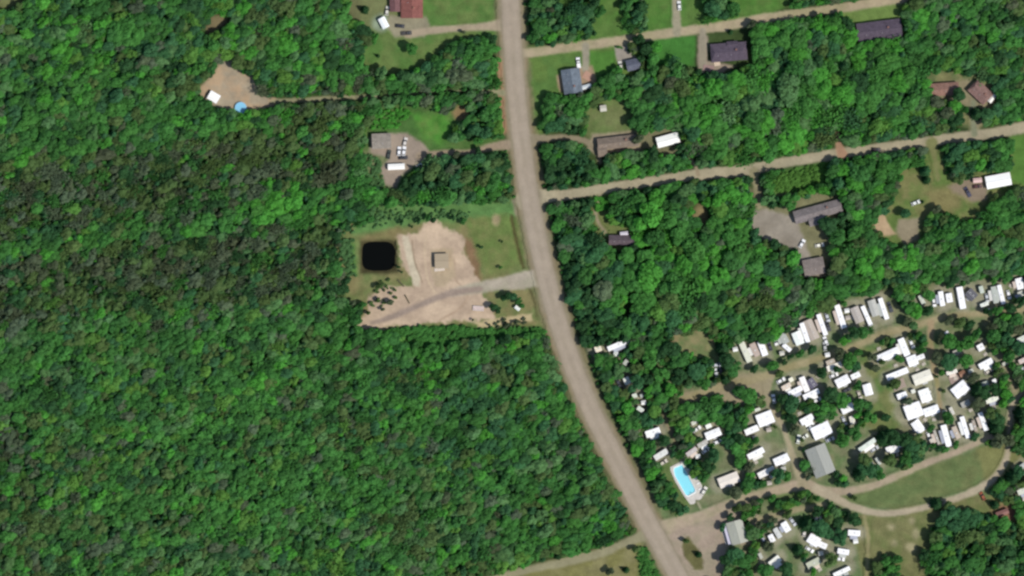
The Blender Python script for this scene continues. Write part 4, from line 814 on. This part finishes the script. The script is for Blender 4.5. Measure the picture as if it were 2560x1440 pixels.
def at(Fd, x, y): return Fd[min(max(int((y+100)/4+.5), 0), Fd.shape[0]-1), min(max(int((x+100)/4+.5), 0), Fd.shape[1]-1)]
TREES = []    # x, y, crown radius (m), height (m), kind, tint, tint key, forced
r = np.random.RandomState(5)
# trees set one by one: x, y, crown diameter (map units), kind, tint
YARD = [(1034, 122, 38, 'leafy', 'green'), (945, 140, 10, 'conifer', 'dark'), (912, 25, 22, 'conifer', 'dark'), (1160, 80, 14, 'leafy', 'brown'), (1190, 320, 40, 'leafy', 'blue'), (1170, 335, 34, 'conifer', 'dark'), (1205, 290, 34, 'leafy', 'mid'), (1215, 335, 40, 'leafy', 'blue'), (1195, 350, 26, 'leafy', 'green'),
 (1195, 378, 20, 'leafy', 'dark'), (1140, 386, 20, 'leafy', 'brown'), (1072, 395, 22, 'leafy', 'dark'),
 (1004, 556, 16, 'leafy', 'dark'), (1030, 566, 8, 'leafy', 'dark'), (1047, 553, 16, 'leafy', 'dark'), (1070, 545, 20, 'leafy', 'mid'), (1084, 550, 16, 'leafy', 'dark'), (1132, 544, 18, 'leafy', 'dark'), (1158, 554, 16, 'leafy', 'mid'), (1204, 617, 12, 'leafy', 'dark'), (1255, 604, 7, 'leafy', 'dark'), (1251, 668, 10, 'leafy', 'green'),
 (1265, 745, 26, 'leafy', 'dark'), (1282, 742, 24, 'leafy', 'blue'), (1296, 752, 20, 'leafy', 'mid'), (1232, 770, 24, 'leafy', 'dark'), (1245, 776, 18, 'leafy', 'dark'), (1304, 765, 14, 'leafy', 'mid'), (880, 760, 24, 'leafy', 'brown'), (866, 702, 26, 'leafy', 'dark'), (948, 715, 20, 'leafy', 'olive'), (946, 750, 14, 'leafy', 'olive'),
 (974, 756, 18, 'leafy', 'brown'), (957, 774, 12, 'leafy', 'brown'), (996, 668, 10, 'leafy', 'dark'), (1004, 680, 8, 'leafy', 'dark'), (922, 782, 14, 'leafy', 'olive'), (1182, 800, 8, 'leafy', 'dark'), (1224, 812, 9, 'leafy', 'brown'), (1268, 812, 14, 'leafy', 'brown'), (1288, 808, 14, 'leafy', 'brown'),
 (1600, 20, 44, 'conifer', 'dark'), (1592, 45, 40, 'leafy', 'blue'), (1610, 55, 30, 'leafy', 'pale'), (1598, 102, 34, 'leafy', 'dark'), (1612, 125, 40, 'leafy', 'dark'), (1630, 145, 40, 'leafy', 'green'), (1628, 178, 40, 'leafy', 'mid'), (1640, 120, 34, 'leafy', 'bright'),
 (1780, 22, 46, 'leafy', 'blue'), (1800, 10, 40, 'leafy', 'pale'), (1830, 20, 44, 'leafy', 'mid'), (1808, 38, 34, 'leafy', 'blue'), (1485, 8, 40, 'leafy', 'dark'), (1500, 30, 34, 'leafy', 'mid'), (1480, 50, 20, 'conifer', 'dark'), (1486, 84, 12, 'conifer', 'dark'), (1826, 80, 14, 'conifer', 'dark'), (1880, 62, 26, 'leafy', 'brown'),
 (1722, 178, 24, 'leafy', 'olive'), (1745, 182, 20, 'leafy', 'dark'), (1497, 268, 9, 'conifer', 'dark'), (1595, 350, 30, 'leafy', 'brown'), (1700, 372, 30, 'leafy', 'dark'), (1620, 545, 84, 'leafy', 'bright'), (1600, 505, 60, 'leafy', 'green'), (1590, 560, 50, 'leafy', 'green'), (1640, 500, 56, 'leafy', 'bright'),
 (1560, 640, 50, 'leafy', 'green'), (1610, 640, 56, 'leafy', 'green'), (1700, 625, 48, 'leafy', 'lime'), (2312, 428, 30, 'conifer', 'blue'), (2315, 450, 24, 'conifer', 'dark'), (2262, 535, 28, 'leafy', 'blue'), (2306, 505, 9, 'conifer', 'dark'), (2340, 525, 26, 'leafy', 'brown'), (2250, 445, 24, 'leafy', 'green'), (2390, 240, 40, 'leafy', 'dark'),
 (2390, 300, 44, 'leafy', 'dark'), (2440, 285, 34, 'conifer', 'dark'), (1940, 612, 34, 'leafy', 'dark'), (1935, 640, 30, 'leafy', 'mid'), (2075, 560, 60, 'leafy', 'dark'), (2095, 590, 56, 'leafy', 'mid'), (2445, 540, 24, 'leafy', 'dark'), (2458, 566, 18, 'leafy', 'dark'),
 (1686, 1262, 36, 'leafy', 'dark'), (1706, 1272, 30, 'leafy', 'blue'), (1716, 1352, 18, 'leafy', 'olive'), (1746, 1386, 18, 'conifer', 'dark'), (1588, 1375, 22, 'leafy', 'olive'), (1525, 1430, 24, 'leafy', 'brown'), (1565, 1425, 18, 'conifer', 'dark'), (1553, 1342, 14, 'leafy', 'dark'),
 (1930, 1246, 22, 'leafy', 'green'), (1982, 1234, 9, 'leafy', 'olive'), (1884, 1257, 22, 'leafy', 'brown'), (1842, 1272, 30, 'leafy', 'olive'), (1824, 1292, 24, 'leafy', 'dark'), (2134, 1245, 18, 'leafy', 'olive'), (2098, 1271, 10, 'leafy', 'olive'), (1933, 1297, 22, 'leafy', 'brown'), (1968, 1283, 24, 'leafy', 'olive'),
 (2045, 1278, 36, 'leafy', 'dark'), (2018, 1310, 46, 'conifer', 'dark'), (2048, 1318, 50, 'leafy', 'blue'), (2070, 1330, 36, 'leafy', 'blue'), (2130, 1300, 42, 'leafy', 'dark'), (2100, 1340, 44, 'leafy', 'blue'), (1995, 1375, 34, 'conifer', 'dark'), (1897, 1312, 24, 'leafy', 'brown'), (1835, 1385, 56, 'leafy', 'blue'), (1855, 1400, 56, 'leafy', 'mid'),
 (1815, 1402, 36, 'leafy', 'dark'), (1920, 1368, 34, 'leafy', 'brown'), (1910, 1430, 50, 'leafy', 'mid'), (1960, 1420, 44, 'leafy', 'dark'), (2076, 1400, 44, 'leafy', 'olive'), (2340, 1260, 34, 'conifer', 'dark'), (2352, 1300, 34, 'leafy', 'blue'), (2368, 1258, 26, 'leafy', 'olive'), (2486, 1262, 26, 'conifer', 'dark'), (2455, 1290, 18, 'conifer', 'dark'),
 (2498, 1105, 46, 'leafy', 'brown'), (2518, 1100, 36, 'leafy', 'brown'), (2552, 1035, 44, 'conifer', 'dark'), (2560, 1050, 44, 'leafy', 'dark'), (2530, 1195, 44, 'conifer', 'dark'), (2548, 1180, 40, 'leafy', 'blue'), (2210, 1388, 16, 'leafy', 'dark'), (2240, 1398, 30, 'leafy', 'mid'), (2190, 1420, 34, 'leafy', 'olive'), (2310, 1385, 30, 'leafy', 'dark'),
 (2100, 885, 36, 'leafy', 'brown'), (2120, 900, 44, 'leafy', 'green'), (2135, 915, 34, 'leafy', 'blue'), (2055, 930, 34, 'leafy', 'dark'), (2090, 925, 26, 'leafy', 'dark'), (1975, 1008, 50, 'leafy', 'blue'), (1955, 1000, 36, 'leafy', 'dark'), (2075, 985, 46, 'leafy', 'dark'), (2110, 1000, 50, 'leafy', 'green'), (2150, 1010, 46, 'leafy', 'mid'),
 (2175, 1040, 40, 'leafy', 'green'), (2108, 1100, 46, 'leafy', 'green'), (2140, 1080, 42, 'leafy', 'mid'), (2210, 1044, 26, 'leafy', 'dark'), (1850, 1095, 34, 'leafy', 'dark'), (1885, 1105, 28, 'leafy', 'mid'), (1870, 1165, 34, 'leafy', 'brown'), (1945, 1190, 44, 'leafy', 'blue'), (1965, 1190, 30, 'leafy', 'green'), (1980, 1045, 34, 'leafy', 'dark'), (1985, 1075, 30, 'leafy', 'brown'),
 (1838, 1230, 36, 'leafy', 'brown'), (1770, 1165, 40, 'leafy', 'dark'), (1785, 1140, 40, 'leafy', 'blue'), (1760, 1190, 30, 'leafy', 'mid'), (1660, 1100, 34, 'leafy', 'dark'), (1650, 1105, 26, 'leafy', 'brown'), (1590, 960, 50, 'leafy', 'blue'), (1620, 950, 36, 'leafy', 'dark'), (1680, 870, 50, 'leafy', 'dark'), (1650, 880, 34, 'leafy', 'dark'),
 (1700, 900, 50, 'leafy', 'mid'), (1740, 930, 56, 'leafy', 'blue'), (1700, 945, 50, 'leafy', 'dark'), (1755, 960, 44, 'leafy', 'green'), (1650, 930, 46, 'leafy', 'green'), (1620, 905, 44, 'leafy', 'green'), (1680, 975, 40, 'leafy', 'bright'), (1806, 870, 40, 'conifer', 'dark'), (1815, 900, 44, 'leafy', 'dark'), (1812, 948, 30, 'conifer', 'dark'), (1870, 990, 50, 'leafy', 'green'),
 (1850, 975, 40, 'leafy', 'mid'), (1846, 1030, 30, 'leafy', 'blue'), (1862, 1045, 34, 'leafy', 'green'), (1820, 1020, 34, 'conifer', 'blue'), (1960, 905, 18, 'leafy', 'dark'), (1945, 935, 26, 'leafy', 'olive'), (1975, 890, 20, 'leafy', 'dark'), (1925, 920, 20, 'leafy', 'dark'), (1930, 915, 30, 'leafy', 'green'), (1885, 925, 24, 'leafy', 'dark'), (2000, 885, 24, 'leafy', 'mid'), (2028, 870, 30, 'leafy', 'dark'),
 (2130, 835, 44, 'leafy', 'dark'), (2110, 850, 30, 'leafy', 'bright'), (2155, 830, 34, 'leafy', 'mid'), (2270, 770, 44, 'leafy', 'green'), (2290, 780, 40, 'leafy', 'bright'), (2320, 775, 34, 'leafy', 'dark'), (2265, 805, 24, 'leafy', 'brown'), (2282, 815, 26, 'leafy', 'pale'), (2370, 800, 26, 'leafy', 'brown'), (2400, 805, 34, 'leafy', 'olive'), (2420, 812, 30, 'leafy', 'dark'),
 (2468, 782, 30, 'leafy', 'dark'), (2490, 780, 34, 'leafy', 'green'), (2525, 770, 34, 'leafy', 'dark'), (2550, 755, 34, 'leafy', 'dark'), (2480, 818, 30, 'leafy', 'brown'), (2350, 845, 30, 'leafy', 'brown'), (2372, 855, 44, 'leafy', 'green'), (2400, 860, 40, 'leafy', 'green'), (2345, 895, 36, 'leafy', 'brown'), (2370, 905, 50, 'leafy', 'blue'), (2410, 900, 46, 'leafy', 'green'), (2425, 855, 40, 'leafy', 'green'),
 (2440, 835, 34, 'leafy', 'mid'), (2480, 840, 40, 'leafy', 'mid'), (2500, 855, 36, 'leafy', 'dark'), (2520, 845, 40, 'leafy', 'blue'), (2545, 875, 50, 'leafy', 'blue'), (2520, 890, 34, 'leafy', 'mid'), (2430, 945, 34, 'leafy', 'brown'), (2445, 975, 44, 'conifer', 'dark'), (2460, 980, 40, 'leafy', 'dark'), (2485, 975, 36, 'leafy', 'dark'), (2510, 985, 34, 'leafy', 'bright'), (2440, 1010, 40, 'leafy', 'brown'),
 (2488, 1048, 40, 'leafy', 'dark'), (2480, 1035, 40, 'leafy', 'olive'), (2490, 1070, 44, 'conifer', 'dark'), (2370, 1045, 36, 'leafy', 'mid'), (2210, 1095, 44, 'conifer', 'dark'), (2235, 1095, 44, 'leafy', 'dark'), (2262, 1100, 44, 'leafy', 'dark'), (2275, 1120, 44, 'leafy', 'blue'), (2260, 1140, 44, 'leafy', 'mid'), (2290, 1095, 34, 'leafy', 'olive'), (2225, 1145, 40, 'leafy', 'olive'),
 (2165, 1150, 46, 'leafy', 'olive'), (2180, 1175, 44, 'leafy', 'blue'), (2150, 1185, 40, 'conifer', 'dark'), (2160, 1165, 44, 'leafy', 'blue'), (2195, 1185, 36, 'leafy', 'mid'), (2090, 1185, 20, 'leafy', 'dark'), (2095, 1205, 22, 'leafy', 'dark'), (2030, 1188, 9, 'leafy', 'dark'), (2325, 1125, 10, 'leafy', 'dark'), (2008, 1125, 12, 'leafy', 'dark'), (2005, 1100, 16, 'leafy', 'olive'), (2238, 960, 30, 'leafy', 'olive'), (2222, 962, 18, 'leafy', 'dark'),
 (2185, 920, 24, 'leafy', 'brown'), (2205, 905, 20, 'leafy', 'olive'), (2270, 1000, 26, 'leafy', 'grey'), (2180, 890, 26, 'leafy', 'brown'), (2340, 940, 12, 'leafy', 'dark'), (2358, 978, 12, 'leafy', 'olive')]
for (x, y, d, k, t) in YARD:
    R = d*S/2*1.08; TREES.append((x, y, R, (16 if d > 80 else min(10, 1.4+R*1.9))*(1.1 if k == 'conifer' else 1), k, TN_[t]*r.uniform(.9, 1.1), t, True))
grid = {}
CS = 24.0
def ok(x, y, rad):
    gx, gy = int(x//CS), int(y//CS)
    for i in range(gx-2, gx+3):
        for j in range(gy-2, gy+3):
            for (a, b, q) in grid.get((i, j), ()):
                if (a-x)**2+(b-y)**2 < ((rad+q)*.5)**2: return False
    return True
def put(x, y, rad): grid.setdefault((int(x//CS), int(y//CS)), []).append((x, y, rad))
for t in TREES: put(t[0], t[1], t[2]/S*1.5)
for phase, tries in ((0, 26000), (1, 150000)):
    X_ = r.uniform(-60, 2620, tries); Y_ = r.uniform(-60, 1500, tries)
    for x, y in zip(X_, Y_):
        ofd = at(openf, x, y); rd = at(roadf, x, y); rs_ = at(rest, x, y); cf_ = at(campf, x, y)
        east = x > np.interp(y, MAIN[:, 1], MAIN[:, 0])
        if ofd < 5 or rd < (16 if east else 8) or rs_ < (7 if not (950 < x < 1235 and 205 < y < 260) else 3): continue
        if cf_ < 4:
            side = (x < 1480+(y-850)*.42+85) and y > 880 and y < 1270
            if at(rvf, x, y) < 8: continue
            clump = 1580 < x < 1800 and 850 < y < 1005
            if float(vnoise(x, y, 60, 77)) > (.9 if side or clump else .47): continue
            if sd_poly([(2070, 1250), (2460, 1115), (2520, 1140), (2440, 1225), (2240, 1280)], np.array([x]), np.array([y]))[0] < 6 or sd_poly([(2120, 1290), (2450, 1235), (2480, 1280), (2335, 1300), (2325, 1390), (2170, 1400)], np.array([x]), np.array([y]))[0] < 4: continue
            if sd_poly([(2150, 870), (2215, 860), (2262, 1040), (2230, 1080), (2185, 1040)], np.array([x]), np.array([y]))[0] < 2 or sd_poly([(1690, 835), (1770, 835), (1795, 895), (1740, 900)], np.array([x]), np.array([y]))[0] < 2: continue
            if sd_poly([(1690, 1320), (1820, 1320), (1810, 1460), (1700, 1460)], np.array([x]), np.array([y]))[0] < 2: continue
        w, br, ne, cfw, sw = zone_w(x, y)
        base = 8.6+7.5*ne+1.5*cfw-1.9*sw+1.0*(1-br)-.8*br
        rad = base*(r.uniform(1.15, 1.7) if phase == 0 else r.uniform(.6, 1.0))
        if cf_ < 4: rad = min(rad, 14)
        rad = min(rad, ofd*.9+5, rs_*.7+3, rd*.8+5)
        if cf_ < 4: rad = min(rad, at(rvf, x, y)*.85)
        if rad < 4.0 or not ok(x, y, rad*1.12): continue
        put(x, y, rad*1.12)
        u = r.rand(); kind = 'conifer' if u < .06+.42*cfw*(1-ne)+.22*br else 'thin' if u < .14+.45*br+.42*cfw*(1-ne) else 'leafy'
        tc, tk = pick_tint(x, y, r)
        if kind == 'conifer' and br < .3: tc = (TN_['dark' if r.rand() < .5 else 'blue'])*r.uniform(.8, 1.25); tk = 'dark'
        R = rad*S*(1.5 if kind != 'conifer' else 1.2)
        H = (3.6+R*.8)*(1.25 if kind == 'conifer' else 1)*(r.uniform(.92-.2*ne-.12*cfw, 1.1+.5*ne+.25*cfw) if r.rand() > .05 else 1.3)
        if rd < 34 or rs_ < 16: H = min(H, 6.2 if rd < 34 else 7.5)
        tc = tc*(1+.12*min(1, sw))
        TREES.append((x, y, R, H, kind, tc, tk, cf_ < 4))
# which ones are objects of their own: all of the yards and the camp, then the largest, 300 of each kind
inview = lambda t: -5 < t[0] < 2565 and -5 < t[1] < 1445
IND = []; RESTT = []
for fam in (('leafy', 'thin'), ('conifer',)):
    c = [t for t in TREES if t[4] in fam]; c.sort(key=lambda t: -(t[2]+(2.0 if t[7] else 0))*(1 if inview(t) else 0))
    IND += c[:300]; RESTT += c[300:]
LAND = [('black pond', 946, 640), ('low tan building', 1108, 654), ('grey flat roofed house', 954, 354), ('red brown roofed house', 1030, 10), ('small bright white shed', 960, 57), ('left woods clearing', 580, 225), ('blue grey corner house', 1430, 205), ('long tan roofed house', 1545, 356),
 ('bright white metal roof', 1670, 351), ('purple house with deck', 1821, 130), ('lane end purple house', 2197, 76), ('diamond turned brown house', 2450, 230), ('long reddish brown house', 2360, 224), ('small purple brown house', 1556, 600), ('L shaped grey house', 2045, 530), ('dazzling white roofed house', 2495, 452),
 ('right yard sand patch', 2210, 565), ('swimming pool', 1710, 1205), ('big grey hall', 2050, 1150), ('campground office', 1840, 1330), ('rusty orange car', 2456, 1240), ('black moving car', 2190, 374), ('top lane junction', 1300, 135), ('middle road junction', 1330, 495), ('dirt lot entrance', 1340, 695), ('farm track junction', 1620, 1335),
 ('top left corner meadow', 20, 0), ('grassy farm track', 1400, 1410), ('wide gravel yard', 1940, 560), ('large cabin above the hall', 2052, 1076), ('white double cabin', 2034, 1350), ('large white square cabin', 2283, 1026), ('big white shaded cabin', 2400, 972), ('curved track bend', 2240, 1280), ('dirt fork by the woods', 2330, 805), ('brown glade in the woods', 1752, 545)]
TNAME = dict(green='green', bright='bright green', mid='mid green', blue='bluish green', dark='dark green', olive='olive', grey='grey olive', brown='brownish', lime='yellow green', pale='pale green')
DIRN = ['right of', 'above right of', 'above', 'above left of', 'left of', 'below left of', 'below', 'below right of']
bins = {}
for t in IND:
    d = [(math.hypot(t[0]-lx, t[1]-ly), nm, lx, ly) for nm, lx, ly in LAND]; dist, nm, lx, ly = min(d)
    k = int(round(math.atan2(ly-t[1], t[0]-lx)/(math.pi/4))) % 8; D = t[2]*2
    size = 'small' if D < 4 else 'large' if D > 8.5 else 'medium'
    lab = f"{size} {TNAME[t[6]]} {'conifer' if t[4] == 'conifer' else 'thin tree' if t[4] == 'thin' else 'leafy tree'}"
    bins.setdefault((lab, DIRN[k], nm), []).append((dist, t))
proto = {}; trunk_proto = None
for (lab, dr, nm), lst in bins.items():
    lst.sort(key=lambda q: q[0])
    for i, (dist, (x, y, R, H, kind, tc, tk, fz)) in enumerate(lst):
        pre = '' if len(lst) == 1 else ('nearest ' if i == 0 else (ORD[i] if i < len(ORD) else f'{i+1}th')+' nearest ')
        root = bpy.data.objects.new('conifer_tree' if kind == 'conifer' else 'deciduous_tree', None); COL.objects.link(root)
        root.location = P(x, y); root.rotation_euler = (0, 0, random.uniform(0, 6.28)); root.scale = (R, R*random.uniform(.88, 1.1), H)
        tag(root, f'{pre}{lab} {dr} the {nm}', 'tree', 'conifers standing out of the woods and yards' if kind == 'conifer' else 'broad trees of the yards, camp and woods')
        vi = random.randrange(len(CROWN[kind])); c = bpy.data.objects.new('crown', CROWN[kind][vi]); COL.objects.link(c); c.parent = root; c['tint'] = [float(q) for q in tc]
        tr = bpy.data.objects.new('trunk', TRUNK); COL.objects.link(tr); tr.parent = root
        proto.setdefault((kind, vi), c); trunk_proto = tr
# the rest of the woods: instances on points
def woods(name, pts, kinds, label):
    me = bpy.data.meshes.new(name); me.from_pydata([P(t[0], t[1]) for t in pts], [], []); n = len(pts)
    protos = [proto[(k, i)] for k in kinds for i in range(len(CROWN[k])) if (k, i) in proto]
    lut = {}
    for k in kinds: lut[k] = [j for j, o in enumerate(protos) if o.data in CROWN[k]]
    # Join Geometry lists its inputs in order; index picks the crown
    a = me.attributes.new('pick', 'INT', 'POINT'); a.data.foreach_set('value', np.array([random.choice(lut[t[4]]) for t in pts], np.int32))
    a = me.attributes.new('sz', 'FLOAT_VECTOR', 'POINT'); a.data.foreach_set('vector', np.array([(t[2]*random.uniform(1.05, 1.35), t[2]*random.uniform(.74, .98), t[3]) for t in pts], np.float32).ravel())
    a = me.attributes.new('rot', 'FLOAT', 'POINT'); a.data.foreach_set('value', np.array([random.gauss(.42, .45)+(3.14159 if random.random() < .5 else 0) for t in pts], np.float32))
    a = me.attributes.new('tint', 'FLOAT_VECTOR', 'POINT'); a.data.foreach_set('vector', np.array([t[5] for t in pts], np.float32).ravel())
    o = bpy.data.objects.new(name, me); COL.objects.link(o); tag(o, label, 'woods', kind='stuff')
    ng = bpy.data.node_groups.new(name, 'GeometryNodeTree'); ng.interface.new_socket('Geometry', in_out='INPUT', socket_type='NodeSocketGeometry'); ng.interface.new_socket('Geometry', in_out='OUTPUT', socket_type='NodeSocketGeometry')
    N = ng.nodes; Lk = ng.links; gi = N.new('NodeGroupInput'); go = N.new('NodeGroupOutput')
    def na(nm, ty):
        q = N.new('GeometryNodeInputNamedAttribute'); q.data_type = ty; q.inputs[0].default_value = nm; return next(s for s in q.outputs if s.enabled and s.name == 'Attribute')
    sz, rot, pk = na('sz', 'FLOAT_VECTOR'), na('rot', 'FLOAT'), na('pick', 'INT')
    cx = N.new('ShaderNodeCombineXYZ'); Lk.new(rot, cx.inputs[2])
    # one selection and one instancer per crown mesh
    jo = N.new('GeometryNodeJoinGeometry')
    for j, po in enumerate(protos):
        oi = N.new('GeometryNodeObjectInfo'); oi.inputs['Object'].default_value = po; oi.inputs['As Instance'].default_value = True; oi.transform_space = 'ORIGINAL'
        cmp = N.new('FunctionNodeCompare'); cmp.data_type = 'INT'; cmp.operation = 'EQUAL'; ia = [s for s in cmp.inputs if s.enabled]
        Lk.new(pk, ia[0]); ia[1].default_value = j
        ip = N.new('GeometryNodeInstanceOnPoints'); Lk.new(gi.outputs[0], ip.inputs['Points']); Lk.new(cmp.outputs[0], ip.inputs['Selection']); Lk.new(oi.outputs['Geometry'], ip.inputs['Instance'])
        Lk.new(cx.outputs[0], ip.inputs['Rotation']); Lk.new(sz, ip.inputs['Scale']); Lk.new(ip.outputs[0], jo.inputs[0])
    oi = N.new('GeometryNodeObjectInfo'); oi.inputs['Object'].default_value = trunk_proto; oi.inputs['As Instance'].default_value = True; oi.transform_space = 'ORIGINAL'
    ip = N.new('GeometryNodeInstanceOnPoints'); Lk.new(gi.outputs[0], ip.inputs['Points']); Lk.new(oi.outputs['Geometry'], ip.inputs['Instance']); Lk.new(sz, ip.inputs['Scale']); Lk.new(ip.outputs[0], jo.inputs[0])
    Lk.new(jo.outputs[0], go.inputs[0]); md = o.modifiers.new('scatter', 'NODES'); md.node_group = ng; return o
broad = [t for t in RESTT if t[4] != 'conifer']; con = [t for t in RESTT if t[4] == 'conifer']
woods('broadleaf_woods', broad, ['leafy', 'thin'], 'dense green and olive broadleaf woods covering most of the land')
if con: woods('conifer_woods', con, ['conifer'], 'darker conifers mixed into the woods')
# undergrowth: low bushes in the grassy edges
under = []
zones = [([(830, 525), (930, 520), (1180, 528), (1180, 545), (1000, 552), (880, 585), (840, 600)], 230, 'pale'), ([(985, 818), (1160, 815), (1180, 850), (1060, 885), (980, 860)], 420, 'green'), ([(915, 290), (1000, 265), (1030, 280), (990, 320), (930, 325)], 130, 'bright'),
         ([(1160, 822), (1375, 822), (1395, 860), (1180, 865)], 500, 'green'), ([(850, 600), (885, 600), (890, 690), (860, 690)], 110, 'pale'), ([(905, 380), (950, 400), (960, 470), (900, 470)], 160, 'pale'), ([(1485, 492), (1525, 492), (1520, 525), (1490, 525)], 60, 'bright'), ([(1930, 450), (1960, 428), (2070, 405), (2065, 450), (1990, 478), (1940, 480)], 260, 'lime'),
         ([(1590, 1365), (1640, 1370), (1680, 1440), (1600, 1440)], 140, 'green'), ([(1235, 800), (1310, 795), (1320, 815), (1230, 820)], 20, 'brown'), ([(920, 700), (1010, 700), (1000, 740), (930, 790)], 26, 'olive')]
for poly, n, tk in zones:
    p = np.array(poly); xx = r.uniform(p[:, 0].min(), p[:, 0].max(), n*2); yy = r.uniform(p[:, 1].min(), p[:, 1].max(), n*2); k = sd_poly(poly, xx, yy) < 0
    for x, y in list(zip(xx[k], yy[k]))[:n]:
        if at(roadf, x, y) < -2: continue
        R = r.uniform(.5, 1.3)*(1.25 if n > 400 else 1); under.append((x, y, R, R*1.5, 'leafy', TN_[tk]*r.uniform(.75, 1.15), tk, False))
# scrub filling the gaps between the trunks
for x, y in zip(r.uniform(-60, 2620, 24000), r.uniform(-60, 1500, 24000)):
    if at(openf, x, y) < 2 or at(roadf, x, y) < 0 or at(rest, x, y) < 4 or at(campf, x, y) < 2: continue
    R = r.uniform(.7, 1.5); under.append((x, y, R, R*1.8, 'leafy', TN_['mid' if r.rand() < .6 else 'green']*r.uniform(.7, 1.05), 'mid', False))
woods('undergrowth', under, ['leafy'], 'low green bushes and scrub along the grassy edges and under the woods')
print('trees', len(TREES), 'individual', len(IND), 'rest', len(RESTT), 'under', len(under))
